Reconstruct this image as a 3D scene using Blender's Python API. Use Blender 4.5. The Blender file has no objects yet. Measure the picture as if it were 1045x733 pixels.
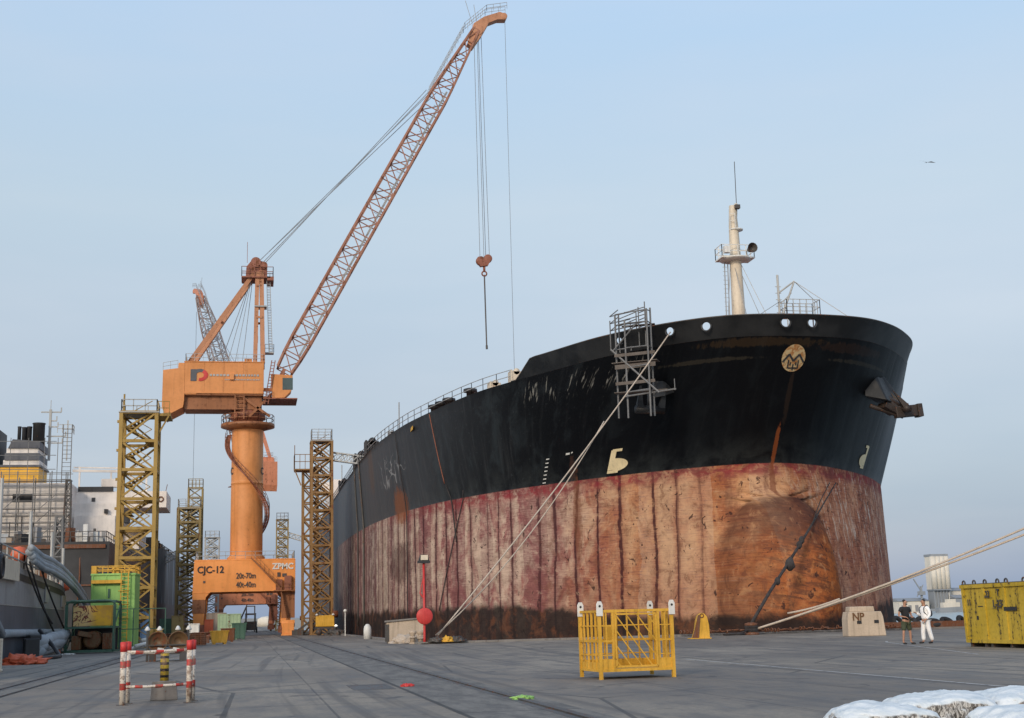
import bpy, bmesh, math, random
from mathutils import Matrix, Vector, noise as mnoise
random.seed(7)
C = bpy.context.scene.collection
R = math.radians
sc = bpy.context.scene

# ------------------------------------------------------------------ node helpers
class NT:
    def __init__(s, name):
        s.m = bpy.data.materials.new(name); s.m.use_nodes = True
        s.t = s.m.node_tree; s.b = s.t.nodes['Principled BSDF']; s._tc = None
    def n(s, typ): return s.t.nodes.new(typ)
    def put(s, sock, v):
        if hasattr(v, 'is_output'): s.t.links.new(v, sock)
        elif isinstance(v, (tuple, list)):
            sock.default_value = tuple(v) + ((1,) if len(sock.default_value) == 4 and len(v) == 3 else ())
        else: sock.default_value = v
    def obj(s):
        if not s._tc: s._tc = s.n('ShaderNodeTexCoord')
        return s._tc.outputs['Object']
    def sep(s, v):
        n = s.n('ShaderNodeSeparateXYZ'); s.put(n.inputs[0], v); return n.outputs
    def comb(s, x, y, z):
        n = s.n('ShaderNodeCombineXYZ'); s.put(n.inputs[0], x); s.put(n.inputs[1], y); s.put(n.inputs[2], z); return n.outputs[0]
    def ma(s, op, a, b=0.0, c=0.0):
        n = s.n('ShaderNodeMath'); n.operation = op; s.put(n.inputs[0], a); s.put(n.inputs[1], b); s.put(n.inputs[2], c); return n.outputs[0]
    def mr(s, x, a, b, c=0.0, d=1.0, smooth=True):
        n = s.n('ShaderNodeMapRange'); n.interpolation_type = 'SMOOTHSTEP' if smooth else 'LINEAR'
        for i, v in enumerate((x, a, b, c, d)): s.put(n.inputs[i], v)
        return n.outputs[0]
    def noise(s, vec, scale=1.0, detail=4.0, rough=.55, dist=0.0):
        n = s.n('ShaderNodeTexNoise'); s.put(n.inputs['Vector'], vec); n.inputs['Scale'].default_value = scale
        n.inputs['Detail'].default_value = detail; n.inputs['Roughness'].default_value = rough; n.inputs['Distortion'].default_value = dist
        return n.outputs[0]
    def scl(s, vec, v):
        n = s.n('ShaderNodeVectorMath'); n.operation = 'MULTIPLY'; s.put(n.inputs[0], vec); n.inputs[1].default_value = v; return n.outputs[0]
    def mix(s, f, a, b):
        n = s.n('ShaderNodeMix'); n.data_type = 'RGBA'; s.put(n.inputs[0], f); s.put(n.inputs[6], a); s.put(n.inputs[7], b); return n.outputs[2]
    def attr(s, name):
        n = s.n('ShaderNodeAttribute'); n.attribute_name = name; return n.outputs['Fac']
    def bump(s, h, strength=.3, dist=.05):
        n = s.n('ShaderNodeBump'); s.put(n.inputs['Height'], h); n.inputs['Strength'].default_value = strength; n.inputs['Distance'].default_value = dist
        s.t.links.new(n.outputs[0], s.b.inputs['Normal'])
    def out(s, col, rough=.6, metal=0.0, spec=.5):
        s.put(s.b.inputs['Base Color'], col); s.put(s.b.inputs['Roughness'], rough); s.put(s.b.inputs['Metallic'], metal)
        s.b.inputs['Specular IOR Level'].default_value = spec
        return s.m

def paint(name, col, rust=.25, dirt=.4, scale=1.0, rough=.55, rustcol=(.10, .035, .014), metal=0.0, streak=True):
    """weathered paint: grime, tonal drift, vertical runs and rust breaking through"""
    t = NT(name); o = t.obj()
    big = t.noise(o, .35*scale, 3, .5); fine = t.noise(o, 4*scale, 6, .65)
    runs = t.noise(t.scl(o, (1.6*scale, 1.6*scale, .16*scale)), 1.3, 5, .6)
    dark = tuple(c*.42 for c in col); fad = tuple(min(1, c*1.12 + .02) for c in col)
    c = t.mix(t.mr(big, .35, .65), col, fad)
    c = t.mix(t.ma('MULTIPLY', t.mr(runs if streak else fine, .46, .74), dirt), c, dark)
    c = t.mix(t.ma('MULTIPLY', t.mr(fine, .45, .7), dirt*.5), c, dark)
    m = t.ma('ADD', t.ma('MULTIPLY', fine, .55), t.ma('MULTIPLY', runs, .45))
    rm = t.mr(m, .66 - rust*.28, .70 - rust*.25)
    c = t.mix(rm, c, t.mix(fine, rustcol, tuple(v*2.2 for v in rustcol)))
    t.bump(fine, .15, .02)
    return t.out(c, t.mr(rm, 0, 1, rough, .85), metal)

MT = {}
MT['orange'] = paint('orange_paint', (.63, .245, .066), .12, .35, .5)
MT['orange_hi'] = paint('bright_orange_paint', (.86, .32, .075), .10, .28, .5)
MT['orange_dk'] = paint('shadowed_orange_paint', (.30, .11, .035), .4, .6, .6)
MT['rust_red'] = paint('oxide_red_steel', (.26, .085, .045), .5, .5, .8)
MT['rust_boom'] = paint('oxide_boom_steel', (.34, .145, .085), .35, .45, .6)
MT['far_orange'] = paint('hazed_orange_paint', (.58, .21, .10), .3, .4, .5)  # far crane's orange, paled by distance haze put into the colour
MT['far_boom'] = paint('hazed_boom_steel', (.27, .21, .19), .4, .4, .5)  # far boom greyed, the haze mixed into its colour
MT['yellow'] = paint('safety_yellow_paint', (.66, .36, .028), .16, .5, 4)
MT['yellow_tower'] = paint('olive_yellow_paint', (.36, .225, .045), .28, .5, .7)
MT['brown_tower'] = paint('rusted_tower_steel', (.25, .13, .035), .42, .5, .7)
MT['grey_tower'] = paint('weathered_grey_steel', (.29, .21, .075), .36, .5, .7)
MT['pale_tower'] = paint('pale_tower_steel', (.42, .42, .40), .2, .4, .7)
MT['bin_yellow'] = paint('scuffed_yellow_paint', (.50, .34, .02), .38, .75, 1.6, rustcol=(.035, .025, .012))
MT['green'] = paint('leaf_green_paint', (.27, .50, .13), .08, .3, 1)
MT['dkgreen'] = paint('dark_green_paint', (.035, .10, .065), .25, .4, 2)
MT['white'] = paint('grubby_white_paint', (.72, .71, .67), .10, .35, 1.5)
MT['cream'] = paint('cream_paint', (.66, .57, .44), .20, .4, 1.2)
MT['accom'] = paint('ship_white_paint', (.78, .72, .66), .10, .30, .35)
MT['funnel_y'] = paint('funnel_yellow_paint', (.80, .42, .03), .1, .25, .6)
MT['black'] = paint('sooty_black_paint', (.018, .018, .02), .1, .3, 1)
MT['deep_black'] = paint('deep_black_paint', (.0045, .005, .006), .06, .2, 1, .55)
MT['galv'] = paint('galvanised_steel', (.36, .36, .35), .1, .35, 2, .45, metal=.3)
MT['dk_steel'] = paint('dark_grimy_steel', (.06, .055, .05), .4, .5, 2)
MT['anchor'] = paint('old_anchor_steel', (.030, .020, .016), .35, .5, 2)
MT['aframe'] = paint('a_frame_paint', (.48, .215, .105), .3, .4, .6)
MT['scaffold'] = paint('dull_scaffold_tube', (.15, .15, .15), .1, .4, 2, .6)
MT['board'] = paint('old_scaffold_board', (.12, .10, .085), .0, .4, 2, .9, rustcol=(.05, .04, .03))
MT['rust'] = paint('rusty_scrap_steel', (.14, .06, .03), .7, .6, 2)
MT['drum_rust'] = paint('ochre_rust_steel', (.13, .070, .025), .6, .6, 2)
MT['blue'] = paint('blue_paint', (.05, .12, .24), .2, .4, 1)
MT['pale_green'] = paint('pale_green_paint', (.36, .48, .30), .2, .4, 1)
MT['concrete'] = paint('stained_concrete', (.50, .40, .30), .10, .45, 2, .9, rustcol=(.16, .08, .04))
MT['kerb'] = paint('worn_kerb_concrete', (.22, .20, .18), .2, .5, 2, .9)
MT['red'] = paint('signal_red_paint', (.55, .035, .03), .08, .3, 4)
MT['orangebuoy'] = paint('faded_buoy_orange', (.62, .12, .045), .05, .3, 3)
MT['vessel'] = paint('pale_grey_ship_paint', (.27, .265, .265), .10, .45, .6)
MT['vessel_dk'] = paint('slate_grey_ship_paint', (.085, .09, .105), .10, .4, .6)
MT['tarp'] = paint('grey_tarpaulin', (.31, .34, .36), .0, .45, 1.6, .7, rustcol=(.1, .1, .1))
MT['rope'] = paint('hemp_rope', (.50, .42, .34), .0, .35, 5, .95, rustcol=(.2, .15, .1), streak=False)
MT['rope_dk'] = paint('tarred_rope', (.035, .03, .03), .2, .4, 5, .95, streak=False)
MT['wire'] = paint('steel_wire_rope', (.22, .25, .28), .0, .3, 1, .6)
MT['tyre'] = paint('tyre_rubber', (.018, .018, .019), .06, .4, 3, .9)
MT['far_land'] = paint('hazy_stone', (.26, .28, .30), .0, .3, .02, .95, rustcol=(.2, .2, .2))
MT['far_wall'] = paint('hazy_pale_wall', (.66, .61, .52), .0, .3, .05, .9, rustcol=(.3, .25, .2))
MT['skin'] = paint('skin', (.42, .22, .14), 0, .1, 3, .6, streak=False)
MT['cloth_black'] = paint('black_cloth', (.012, .012, .014), 0, .2, 4, .9)
MT['cloth_olive'] = paint('olive_cloth', (.05, .062, .03), 0, .3, 4, .9)
MT['cloth_white'] = paint('white_overall_cloth', (.90, .89, .88), 0, .2, 5, .9, rustcol=(.4, .4, .4))
MT['hair'] = paint('dark_hair', (.012, .009, .008), 0, .2, 8, .8)
MT['purple'] = paint('violet_glove', (.05, .03, .12), 0, .2, 8, .8)
MT['shoe'] = paint('shoe_leather', (.02, .018, .018), 0, .2, 8, .8)

def glass_mat():
    t = NT('dirty_cab_glass'); n = t.noise(t.obj(), 1.5, 3)
    return t.out(t.mix(n, (.03, .05, .05), (.10, .15, .15)), .15)
MT['glass'] = glass_mat()

def lamp_glow():
    t = NT('lamp_lens'); t.out((.8, .8, .78), .3)
    t.b.inputs['Emission Color'].default_value = (1, .97, .9, 1); t.b.inputs['Emission Strength'].default_value = 1.2
    return t.m
MT['lens'] = lamp_glow()
MT['mark'] = paint('pale_mark_paint', (.85, .70, .42), .02, .25, 2)

def striped(name, a, b, period, duty, scale=6, ox=0):
    t = NT(name); o = t.obj(); p = t.sep(o); nz = t.noise(o, scale, 5, .6)
    ph = t.ma('FRACT', t.ma('DIVIDE', t.ma('ADD', p[2] if ox == 0 else p[0], t.ma('MULTIPLY', nz, .03)), period))
    c = t.mix(t.ma('GREATER_THAN', ph, duty), a, b)
    c = t.mix(t.mr(nz, .48, .66, 0, .8), c, (.20, .12, .08)); n9 = t.noise(o, scale*4, 4, .6); c = t.mix(t.mr(n9, .56, .62, 0, .7), c, (.16, .10, .07))
    return t.out(c, .6)
MT['bands_post'] = striped('red_white_post_paint', (.66, .60, .52), (.50, .05, .04), .46, .70)
MT['bands_rail'] = striped('red_white_rail_paint', (.66, .60, .52), (.50, .05, .04), .42, .62, ox=1)
MT['bands_yb'] = striped('yellow_black_paint', (.50, .35, .03), (.02, .02, .02), .14, .58)

# ------------------------------------------------------------------ mesh builder
class MB:
    def __init__(s, M=None): s.v = []; s.f = []; s.M = M; s.sm = []; s.seg = []
    def add(s, vs, fs, smooth=False):
        k = len(s.v); s.seg.append((k, len(s.f)))
        s.v += [tuple(s.M @ Vector(p)) if s.M else tuple(p) for p in vs]
        s.f += [tuple(i+k for i in f) for f in fs]; s.sm += [smooth]*len(fs); return s
    def box(s, x0, x1, y0, y1, z0, z1):
        vs = [(x, y, z) for z in (z0, z1) for y in (y0, y1) for x in (x0, x1)]
        return s.add(vs, [(0, 2, 3, 1), (4, 5, 7, 6), (0, 1, 5, 4), (2, 6, 7, 3), (0, 4, 6, 2), (1, 3, 7, 5)])
    def rbox(s, c, sx, sy, sz, rot=0, tilt=0):
        m = Matrix.Translation(c) @ Matrix.Rotation(rot, 4, 'Z') @ Matrix.Rotation(tilt, 4, 'Y')
        vs = [m @ Vector((x*sx/2, y*sy/2, z*sz/2)) for z in (-1, 1) for y in (-1, 1) for x in (-1, 1)]
        return s.add(vs, [(0, 2, 3, 1), (4, 5, 7, 6), (0, 1, 5, 4), (2, 6, 7, 3), (0, 4, 6, 2), (1, 3, 7, 5)])
    def tube(s, p, q, r, n=6, r2=None):
        p = Vector(p); q = Vector(q); d = q-p
        if d.length < 1e-6: return s
        d.normalize(); u = d.orthogonal().normalized(); w = d.cross(u); r2 = r if r2 is None else r2
        if n == 4:
            up = Vector((0, 0, 1)) if abs(d.z) < .95 else Vector((0, 1, 0))
            u = d.cross(up).normalized(); w = d.cross(u); a0 = math.pi/4
        else: a0 = 0
        vs = []
        for c, rr in ((p, r), (q, r2)):
            for i in range(n):
                a = a0+2*math.pi*i/n; vs.append(c+(u*math.cos(a)+w*math.sin(a))*rr)
        fs = [(i, (i+1) % n, n+(i+1) % n, n+i) for i in range(n)]
        fs += [tuple(range(n-1, -1, -1)), tuple(range(n, 2*n))]
        return s.add(vs, fs, n > 6)
    def bar(s, p, q, w): return s.tube(p, q, w*.707, 4)
    def path(s, pts, r, n=6):
        pts = [Vector(p) for p in pts]; vs = []; u = None
        for i, p in enumerate(pts):
            d = (pts[min(i+1, len(pts)-1)]-pts[max(i-1, 0)]).normalized()
            u = d.orthogonal().normalized() if u is None else (u-d*u.dot(d)).normalized()
            w = d.cross(u); rr = r[i] if isinstance(r, (list, tuple)) else r
            vs += [p+(u*math.cos(2*math.pi*k/n)+w*math.sin(2*math.pi*k/n))*rr for k in range(n)]
        fs = [(i*n+k, i*n+(k+1) % n, (i+1)*n+(k+1) % n, (i+1)*n+k) for i in range(len(pts)-1) for k in range(n)]
        fs += [tuple(range(n-1, -1, -1)), tuple(range((len(pts)-1)*n, len(pts)*n))]
        return s.add(vs, fs, True)
    def lathe(s, prof, n=20, c=(0, 0, 0), axis='Z', smooth=True):
        """prof: list of (r, h)"""
        vs = []
        for r, h in prof:
            for k in range(n):
                a = 2*math.pi*k/n; x, y = r*math.cos(a), r*math.sin(a)
                p = {'Z': (x, y, h), 'X': (h, x, y), 'Y': (x, h, y)}[axis]
                vs.append((p[0]+c[0], p[1]+c[1], p[2]+c[2]))
        m = len(prof)
        fs = [(i*n+k, i*n+(k+1) % n, (i+1)*n+(k+1) % n, (i+1)*n+k) for i in range(m-1) for k in range(n)]
        if prof[0][0] > 1e-4: fs.append(tuple(range(n-1, -1, -1)))
        if prof[-1][0] > 1e-4: fs.append(tuple(range((m-1)*n, m*n)))
        return s.add(vs, fs, smooth)
    def prism(s, poly, a, b, axis='Y'):
        """poly in the plane normal to axis, from a to b"""
        def P(u, v, h): return {'Y': (u, h, v), 'X': (h, u, v), 'Z': (u, v, h)}[axis]
        n = len(poly); vs = [P(u, v, a) for u, v in poly]+[P(u, v, b) for u, v in poly]
        return s.add(vs, [(i, (i+1) % n, n+(i+1) % n, n+i) for i in range(n)]+[tuple(range(n-1, -1, -1)), tuple(range(n, 2*n))])
    def torus(s, c, Rr, r, axis='Z', n=18, m=8, sq=1.0, tilt=None):
        vs = []
        for i in range(n):
            a = 2*math.pi*i/n
            for k in range(m):
                b = 2*math.pi*k/m; q = Rr+r*math.cos(b); x, y, z = q*math.cos(a), q*math.sin(a)*sq, r*math.sin(b)
                p = {'Z': (x, y, z), 'X': (z, x, y), 'Y': (x, z, y)}[axis]
                if tilt: p = tilt @ Vector(p)
                vs.append((p[0]+c[0], p[1]+c[1], p[2]+c[2]))
        fs = [(i*m+k, ((i+1) % n)*m+k, ((i+1) % n)*m+(k+1) % m, i*m+(k+1) % m) for i in range(n) for k in range(m)]
        return s.add(vs, fs, True)
    def truss(s, a, b, w0, w1, h0, h1, n, side, r, rb, faces=(0, 1, 2, 3), cross=False, taper=None):
        """four-chord lattice from a to b; side = across direction"""
        a = Vector(a); b = Vector(b); d = (b-a).normalized(); sd = Vector(side).normalized(); up = sd.cross(d).normalized()
        rows = []
        for i in range(n+1):
            t = i/n; w = w0+(w1-w0)*t; h = h0+(h1-h0)*t
            if taper: w, h = taper(t)
            c = a+(b-a)*t
            rows.append([c-sd*w/2-up*h/2, c+sd*w/2-up*h/2, c+sd*w/2+up*h/2, c-sd*w/2+up*h/2])
        for i in range(n):
            for k in range(4): s.bar(rows[i][k], rows[i+1][k], r*2)
        for i in range(n+1):
            for k in range(4): s.bar(rows[i][k], rows[i][(k+1) % 4], rb*2)
        for i in range(n):
            for k in faces:
                p, q = (rows[i][k], rows[i+1][(k+1) % 4]) if (i+k) % 2 else (rows[i][(k+1) % 4], rows[i+1][k])
                s.bar(p, q, rb*2)
                if cross:
                    p, q = (rows[i][k], rows[i+1][(k+1) % 4]) if not (i+k) % 2 else (rows[i][(k+1) % 4], rows[i+1][k])
                    s.bar(p, q, rb*2)
        return s
    def railing(s, pts, h=1.1, step=1.5, r=.025, closed=False, n=4):
        pts = [Vector(p) for p in pts]
        if closed: pts.append(pts[0])
        for a, b in zip(pts, pts[1:]):
            k = max(1, round((b-a).length/step))
            for i in range(k+1):
                p = a+(b-a)*i/k; s.tube(p, p+Vector((0, 0, h)), r, n)
            for q in (.5, 1): s.tube(a+Vector((0, 0, h*q)), b+Vector((0, 0, h*q)), r, n)
        return s
    def build(s, name, mat, parent=None, loc=None, bevel=0, each=False):
        if each:                    # every piece an object of its own
            seg = s.seg+[(len(s.v), len(s.f))]; o = None
            for (v0, f0), (v1, f1) in zip(seg, seg[1:]):
                q = MB(); q.v = s.v[v0:v1]; q.f = [tuple(i-v0 for i in f) for f in s.f[f0:f1]]; q.sm = s.sm[f0:f1]; q.seg = [(0, 0)]
                o = MB.build(q, name, mat, parent, loc, bevel)
            return o
        me = bpy.data.meshes.new(name); me.from_pydata(s.v, [], s.f); me.materials.append(MT[mat] if isinstance(mat, str) else mat)
        me.polygons.foreach_set('use_smooth', s.sm); me.update()
        bm = bmesh.new(); bm.from_mesh(me); bmesh.ops.recalc_face_normals(bm, faces=bm.faces); bm.to_mesh(me); bm.free()
        o = bpy.data.objects.new(name, me); C.objects.link(o)
        if parent: o.parent = parent
        if loc: o.location = loc
        if bevel:
            m = o.modifiers.new('bevel', 'BEVEL'); m.width = bevel; m.segments = 2; m.limit_method = 'ANGLE'
        return o

def thing(name, label, cat, loc=(0, 0, 0), rz=0, group=None):
    o = bpy.data.objects.new(name, None); C.objects.link(o); o.location = loc; o.rotation_euler = (0, 0, rz)
    o.empty_display_size = .1; o['label'] = label; o['category'] = cat
    if group: o['group'] = group
    return o
def tag(o, label, cat, group=None):
    o['label'] = label; o['category'] = cat
    if group: o['group'] = group
    return o
def struct(o): o['kind'] = 'structure'; return o
def dup(root, loc, rz=None, label=None, scale=None):
    r = root.copy(); C.objects.link(r); r.location = loc
    if rz is not None: r.rotation_euler = (0, 0, rz)
    if scale: r.scale = scale
    if label: r['label'] = label
    for ch in list(root.children):
        c = ch.copy(); C.objects.link(c); c.parent = r
        for g in list(ch.children):
            d = g.copy(); C.objects.link(d); d.parent = c
    return r
def lettering(txt, size, mat, parent, loc, rot=(R(90), 0, 0), name='lettering', bold=.01, sx=1.0, align='LEFT'):
    cu = bpy.data.curves.new('t', 'FONT'); cu.body = txt; cu.size = size; cu.extrude = .01; cu.offset = bold; cu.align_x = align
    cu.resolution_u = 3
    t = bpy.data.objects.new('t', cu); C.objects.link(t)
    dg = bpy.context.evaluated_depsgraph_get(); me = bpy.data.meshes.new_from_object(t.evaluated_get(dg))
    bpy.data.objects.remove(t); bpy.data.curves.remove(cu)
    me.name = name; me.materials.clear(); me.materials.append(MT[mat])
    o = bpy.data.objects.new(name, me); C.objects.link(o); o.parent = parent; o.location = loc; o.rotation_euler = rot; o.scale = (sx, 1, 1)
    return o

# ------------------------------------------------------------------ camera
YAW, PITCH, ROLL = R(11.2857), R(11.0608), R(-1.5008)
f = Vector((math.sin(YAW)*math.cos(PITCH), math.cos(YAW)*math.cos(PITCH), math.sin(PITCH)))
r_ = Vector((math.cos(YAW), -math.sin(YAW), 0)); u_ = r_.cross(f)
r2 = r_*math.cos(ROLL)+u_*math.sin(ROLL); u2 = -r_*math.sin(ROLL)+u_*math.cos(ROLL)
cam = bpy.data.cameras.new('camera'); co = bpy.data.objects.new('camera', cam); C.objects.link(co)
co.matrix_world = Matrix(((r2.x, u2.x, -f.x, 0), (r2.y, u2.y, -f.y, 0), (r2.z, u2.z, -f.z, 1.6), (0, 0, 0, 1)))
cam.lens = 1350/1045*36; cam.sensor_width = 36; cam.clip_end = 60000; cam.clip_start = .1
sc.camera = co

# ------------------------------------------------------------------ light
SUN_AZ, SUN_EL = R(215), R(24)       # azimuth clockwise from +Y
w = bpy.data.worlds.new('World'); sc.world = w; w.use_nodes = True; nt = w.node_tree
bg = nt.nodes['Background']; out = nt.nodes['World Output']
sky = nt.nodes.new('ShaderNodeTexSky'); sky.sky_type = 'NISHITA'; sky.sun_disc = False
sky.sun_elevation = SUN_EL; sky.sun_rotation = SUN_AZ; sky.dust_density = 3; sky.air_density = 1.2
nt.links.new(sky.outputs[0], bg.inputs[0]); bg.inputs[1].default_value = .05
tc = nt.nodes.new('ShaderNodeTexCoord'); sp = nt.nodes.new('ShaderNodeSeparateXYZ'); nt.links.new(tc.outputs['Generated'], sp.inputs[0])
rp = nt.nodes.new('ShaderNodeValToRGB'); nt.links.new(sp.outputs[2], rp.inputs[0])
els = [(0.0, (.20, .30, .49)), (.04, (.235, .32, .49)), (.09, (.29, .355, .485)), (.17, (.375, .425, .515)), (.30, (.46, .55, .62)), (.44, (.43, .585, .76)), (.62, (.35, .49, .71)), (1.0, (.28, .39, .58))]
e = rp.color_ramp.elements
e[0].position = els[0][0]; e[0].color = els[0][1]+(1,); e[1].position = els[-1][0]; e[1].color = els[-1][1]+(1,)
for p, c in els[1:-1]:
    k = e.new(p); k.color = c+(1,)
# thin haze banks
mp = nt.nodes.new('ShaderNodeMapping'); mp.inputs['Scale'].default_value = (1.2, 1.2, 6); nt.links.new(tc.outputs['Generated'], mp.inputs[0])
nz = nt.nodes.new('ShaderNodeTexNoise'); nz.inputs['Scale'].default_value = 2.2; nz.inputs['Detail'].default_value = 4; nt.links.new(mp.outputs[0], nz.inputs[0])
mr = nt.nodes.new('ShaderNodeMapRange'); mr.inputs[1].default_value = .35; mr.inputs[2].default_value = .75; mr.inputs[3].default_value = 0; mr.inputs[4].default_value = .34
nt.links.new(nz.outputs[0], mr.inputs[0])
mx = nt.nodes.new('ShaderNodeMix'); mx.data_type = 'RGBA'; nt.links.new(mr.outputs[0], mx.inputs[0]); nt.links.new(rp.outputs[0], mx.inputs[6]); mx.inputs[7].default_value = (.64, .63, .66, 1)
bg2 = nt.nodes.new('ShaderNodeBackground'); bg2.inputs[1].default_value = .92; nt.links.new(mx.outputs[2], bg2.inputs[0])
ad = nt.nodes.new('ShaderNodeAddShader'); nt.links.new(bg.outputs[0], ad.inputs[0]); nt.links.new(bg2.outputs[0], ad.inputs[1]); nt.links.new(ad.outputs[0], out.inputs[0])
sl = bpy.data.lights.new('sun', 'SUN'); sl.energy = 1.6; sl.angle = R(10); sl.color = (1, .86, .70)
so = bpy.data.objects.new('sun', sl); C.objects.link(so)
sd = Vector((math.sin(SUN_AZ)*math.cos(SUN_EL), math.cos(SUN_AZ)*math.cos(SUN_EL), math.sin(SUN_EL)))
so.rotation_euler = (-sd).to_track_quat('-Z', 'Y').to_euler(); so.location = (-20, -20, 40)
sc.view_settings.view_transform = 'Standard'; sc.view_settings.look = 'None'; sc.view_settings.exposure = 0
sc.cycles.use_denoising = True
sc.cycles.max_bounces = 6
# ================================================================== ground
def ground_mat():
    t = NT('worn_quay_concrete'); o = t.obj(); p = t.sep(o)
    big = t.noise(t.scl(o, (.10, .05, 1)), 1, 5, .6); mid = t.noise(t.scl(o, (.8, .35, 1)), 1, 6, .65, .3); fine = t.noise(o, 9, 6, .7)
    c = t.mix(t.mr(big, .40, .60), (.225, .193, .158), (.335, .288, .226))
    c = t.mix(t.mr(mid, .42, .66, 0, .75), c, (.095, .086, .078))
    c = t.mix(t.mr(mid, .22, .42, .6, 0), c, (.34, .31, .27))
    c = t.mix(t.mr(fine, .35, .7, 0, .55), c, (.12, .115, .11))
    sx_ = t.ma('FLOOR', t.ma('ADD', t.ma('DIVIDE', t.ma('ADD', p[0], 2.2), 7.5), .5)); sy_ = t.ma('FLOOR', t.ma('ADD', t.ma('DIVIDE', p[1], 11.0), .5))
    wn = t.n('ShaderNodeTexWhiteNoise'); wn.noise_dimensions = '2D'; t.put(wn.inputs['Vector'], t.comb(sx_, sy_, 0)); c = t.mix(t.mr(wn.outputs[0], .1, .9, 0, .28), c, (.11, .10, .088)); c = t.mix(t.mr(wn.outputs[0], .25, 0, 0, .18), c, (.40, .36, .30))
    # oil drips and pale scuffs
    sp_ = t.noise(o, .9, 3, .5, 1.2); c = t.mix(t.mr(sp_, .63, .69, 0, .75), c, (.065, .06, .058))
    sc_ = t.noise(t.scl(o, (1.1, .25, 1)), 1.3, 5, .7, 1.5); c = t.mix(t.mr(sc_, .64, .73, 0, .5), c, (.27, .26, .25))
    # long wheel tracks
    tr = t.noise(t.comb(t.ma('ADD', p[0], t.ma('MULTIPLY', t.ma('SINE', t.ma('MULTIPLY', p[1], .045)), 1.2)), t.ma('MULTIPLY', p[1], .015), 0), 1.7, 3, .5)
    c = t.mix(t.mr(tr, .53, .64, 0, .62), c, (.088, .082, .078))
    # pour joints
    def joint(v, per, wd):
        a = t.ma('ABSOLUTE', t.ma('SUBTRACT', t.ma('FRACT', t.ma('DIVIDE', t.ma('ADD', v, t.ma('MULTIPLY', mid, .06)), per)), .5))
        return t.ma('LESS_THAN', a, wd/per)
    j = t.ma('MAXIMUM', joint(p[1], 11.0, .035), joint(t.ma('ADD', p[0], 2.2), 7.5, .025))
    c = t.mix(t.ma('MULTIPLY', j, t.mr(mid, .3, .6, .25, .7)), c, (.04, .04, .042))
    vor = t.n('ShaderNodeTexVoronoi'); vor.feature = 'DISTANCE_TO_EDGE'; t.put(vor.inputs['Vector'], t.scl(o, (.13, .09, 1))); vor.inputs['Scale'].default_value = 1
    cr = t.ma('MULTIPLY', t.ma('LESS_THAN', t.ma('ADD', vor.outputs[0], t.ma('MULTIPLY', mid, .006)), .0085), t.mr(big, .40, .50))
    c = t.mix(t.ma('MULTIPLY', cr, .7), c, (.04, .04, .04))
    t.bump(t.ma('ADD', t.ma('MULTIPLY', fine, .4), mid), .25, .03)
    return t.out(c, t.mr(mid, .3, .7, .95, .62))
MT['ground'] = ground_mat()
g = MB(); g.prism([(-12.7, -40), (400, -40), (400, 91.2), (11.6, 91.2), (11.6, 1400), (-12.7, 1400)], -6, 0, 'Z')
struct(g.build('quay_apron', 'ground'))

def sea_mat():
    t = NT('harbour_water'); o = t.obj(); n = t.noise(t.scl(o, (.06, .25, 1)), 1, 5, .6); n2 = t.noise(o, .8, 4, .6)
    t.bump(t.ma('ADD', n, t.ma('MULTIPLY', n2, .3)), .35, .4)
    return t.out(t.mix(n, (.20, .27, .29), (.30, .38, .40)), .28)  # pale water tones, sea haze put into the colour
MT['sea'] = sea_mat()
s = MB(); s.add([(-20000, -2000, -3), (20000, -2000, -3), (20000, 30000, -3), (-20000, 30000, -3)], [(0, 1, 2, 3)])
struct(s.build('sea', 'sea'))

# concrete strips either side of the crane rails, kerb lip along the dock edges
m = MB(); m.box(3.55, 5.18, -20, 900, -.05, .004); m.box(5.36, 5.75, -20, 900, -.05, .004); m.box(-7.35, -6.85, -20, 900, -.05, .004); m.box(-6.72, -5.95, -20, 900, -.05, .004)
def strip_mat():
    t = NT('rail_strip_concrete'); o = t.obj(); p = t.sep(o); mid = t.noise(t.scl(o, (2, .5, 1)), 1, 6, .65); fine = t.noise(o, 8, 6, .7)
    c = t.mix(t.mr(mid, .35, .65), (.12, .113, .105), (.22, .205, .18)); c = t.mix(t.mr(fine, .4, .7, 0, .5), c, (.05, .048, .046))
    a = t.ma('ABSOLUTE', t.ma('SUBTRACT', t.ma('FRACT', t.ma('DIVIDE', p[1], 5.2)), .5)); c = t.mix(t.ma('MULTIPLY', t.ma('LESS_THAN', a, .008), .8), c, (.03, .03, .03))
    e_ = t.ma('ABSOLUTE', t.ma('SUBTRACT', p[0], 3.6)); c = t.mix(t.mr(t.ma('ADD', e_, t.ma('MULTIPLY', mid, .04)), .05, .09, .85, 0), c, (.03, .03, .03))
    t.bump(fine, .3, .02); return t.out(c, .85)
MT['strip'] = strip_mat()
struct(m.build('rail_bed_strip', 'strip'))
for x in (5.27, -6.785):
    m = MB(); m.box(x-.20, x+.20, -20, 900, -.02, .0065); m.box(x-.05, x+.05, -20, 900, 0, .035)
    struct(m.build('crane_rail', 'dk_steel'))
m = MB(); m.box(x0 := -6.05, -5.99, -20, 900, -.02, .03); struct(m.build('rail_edge_angle', 'dk_steel'))
m = MB(); m.box(11.15, 11.75, 91.8, 900, -.5, .14); m.box(11.15, 400, 90.75, 91.35, -.5, .14); m.box(-12.85, -12.3, -40, 900, -.5, .16)
struct(m.build('dock_kerb', 'kerb'))
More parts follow.
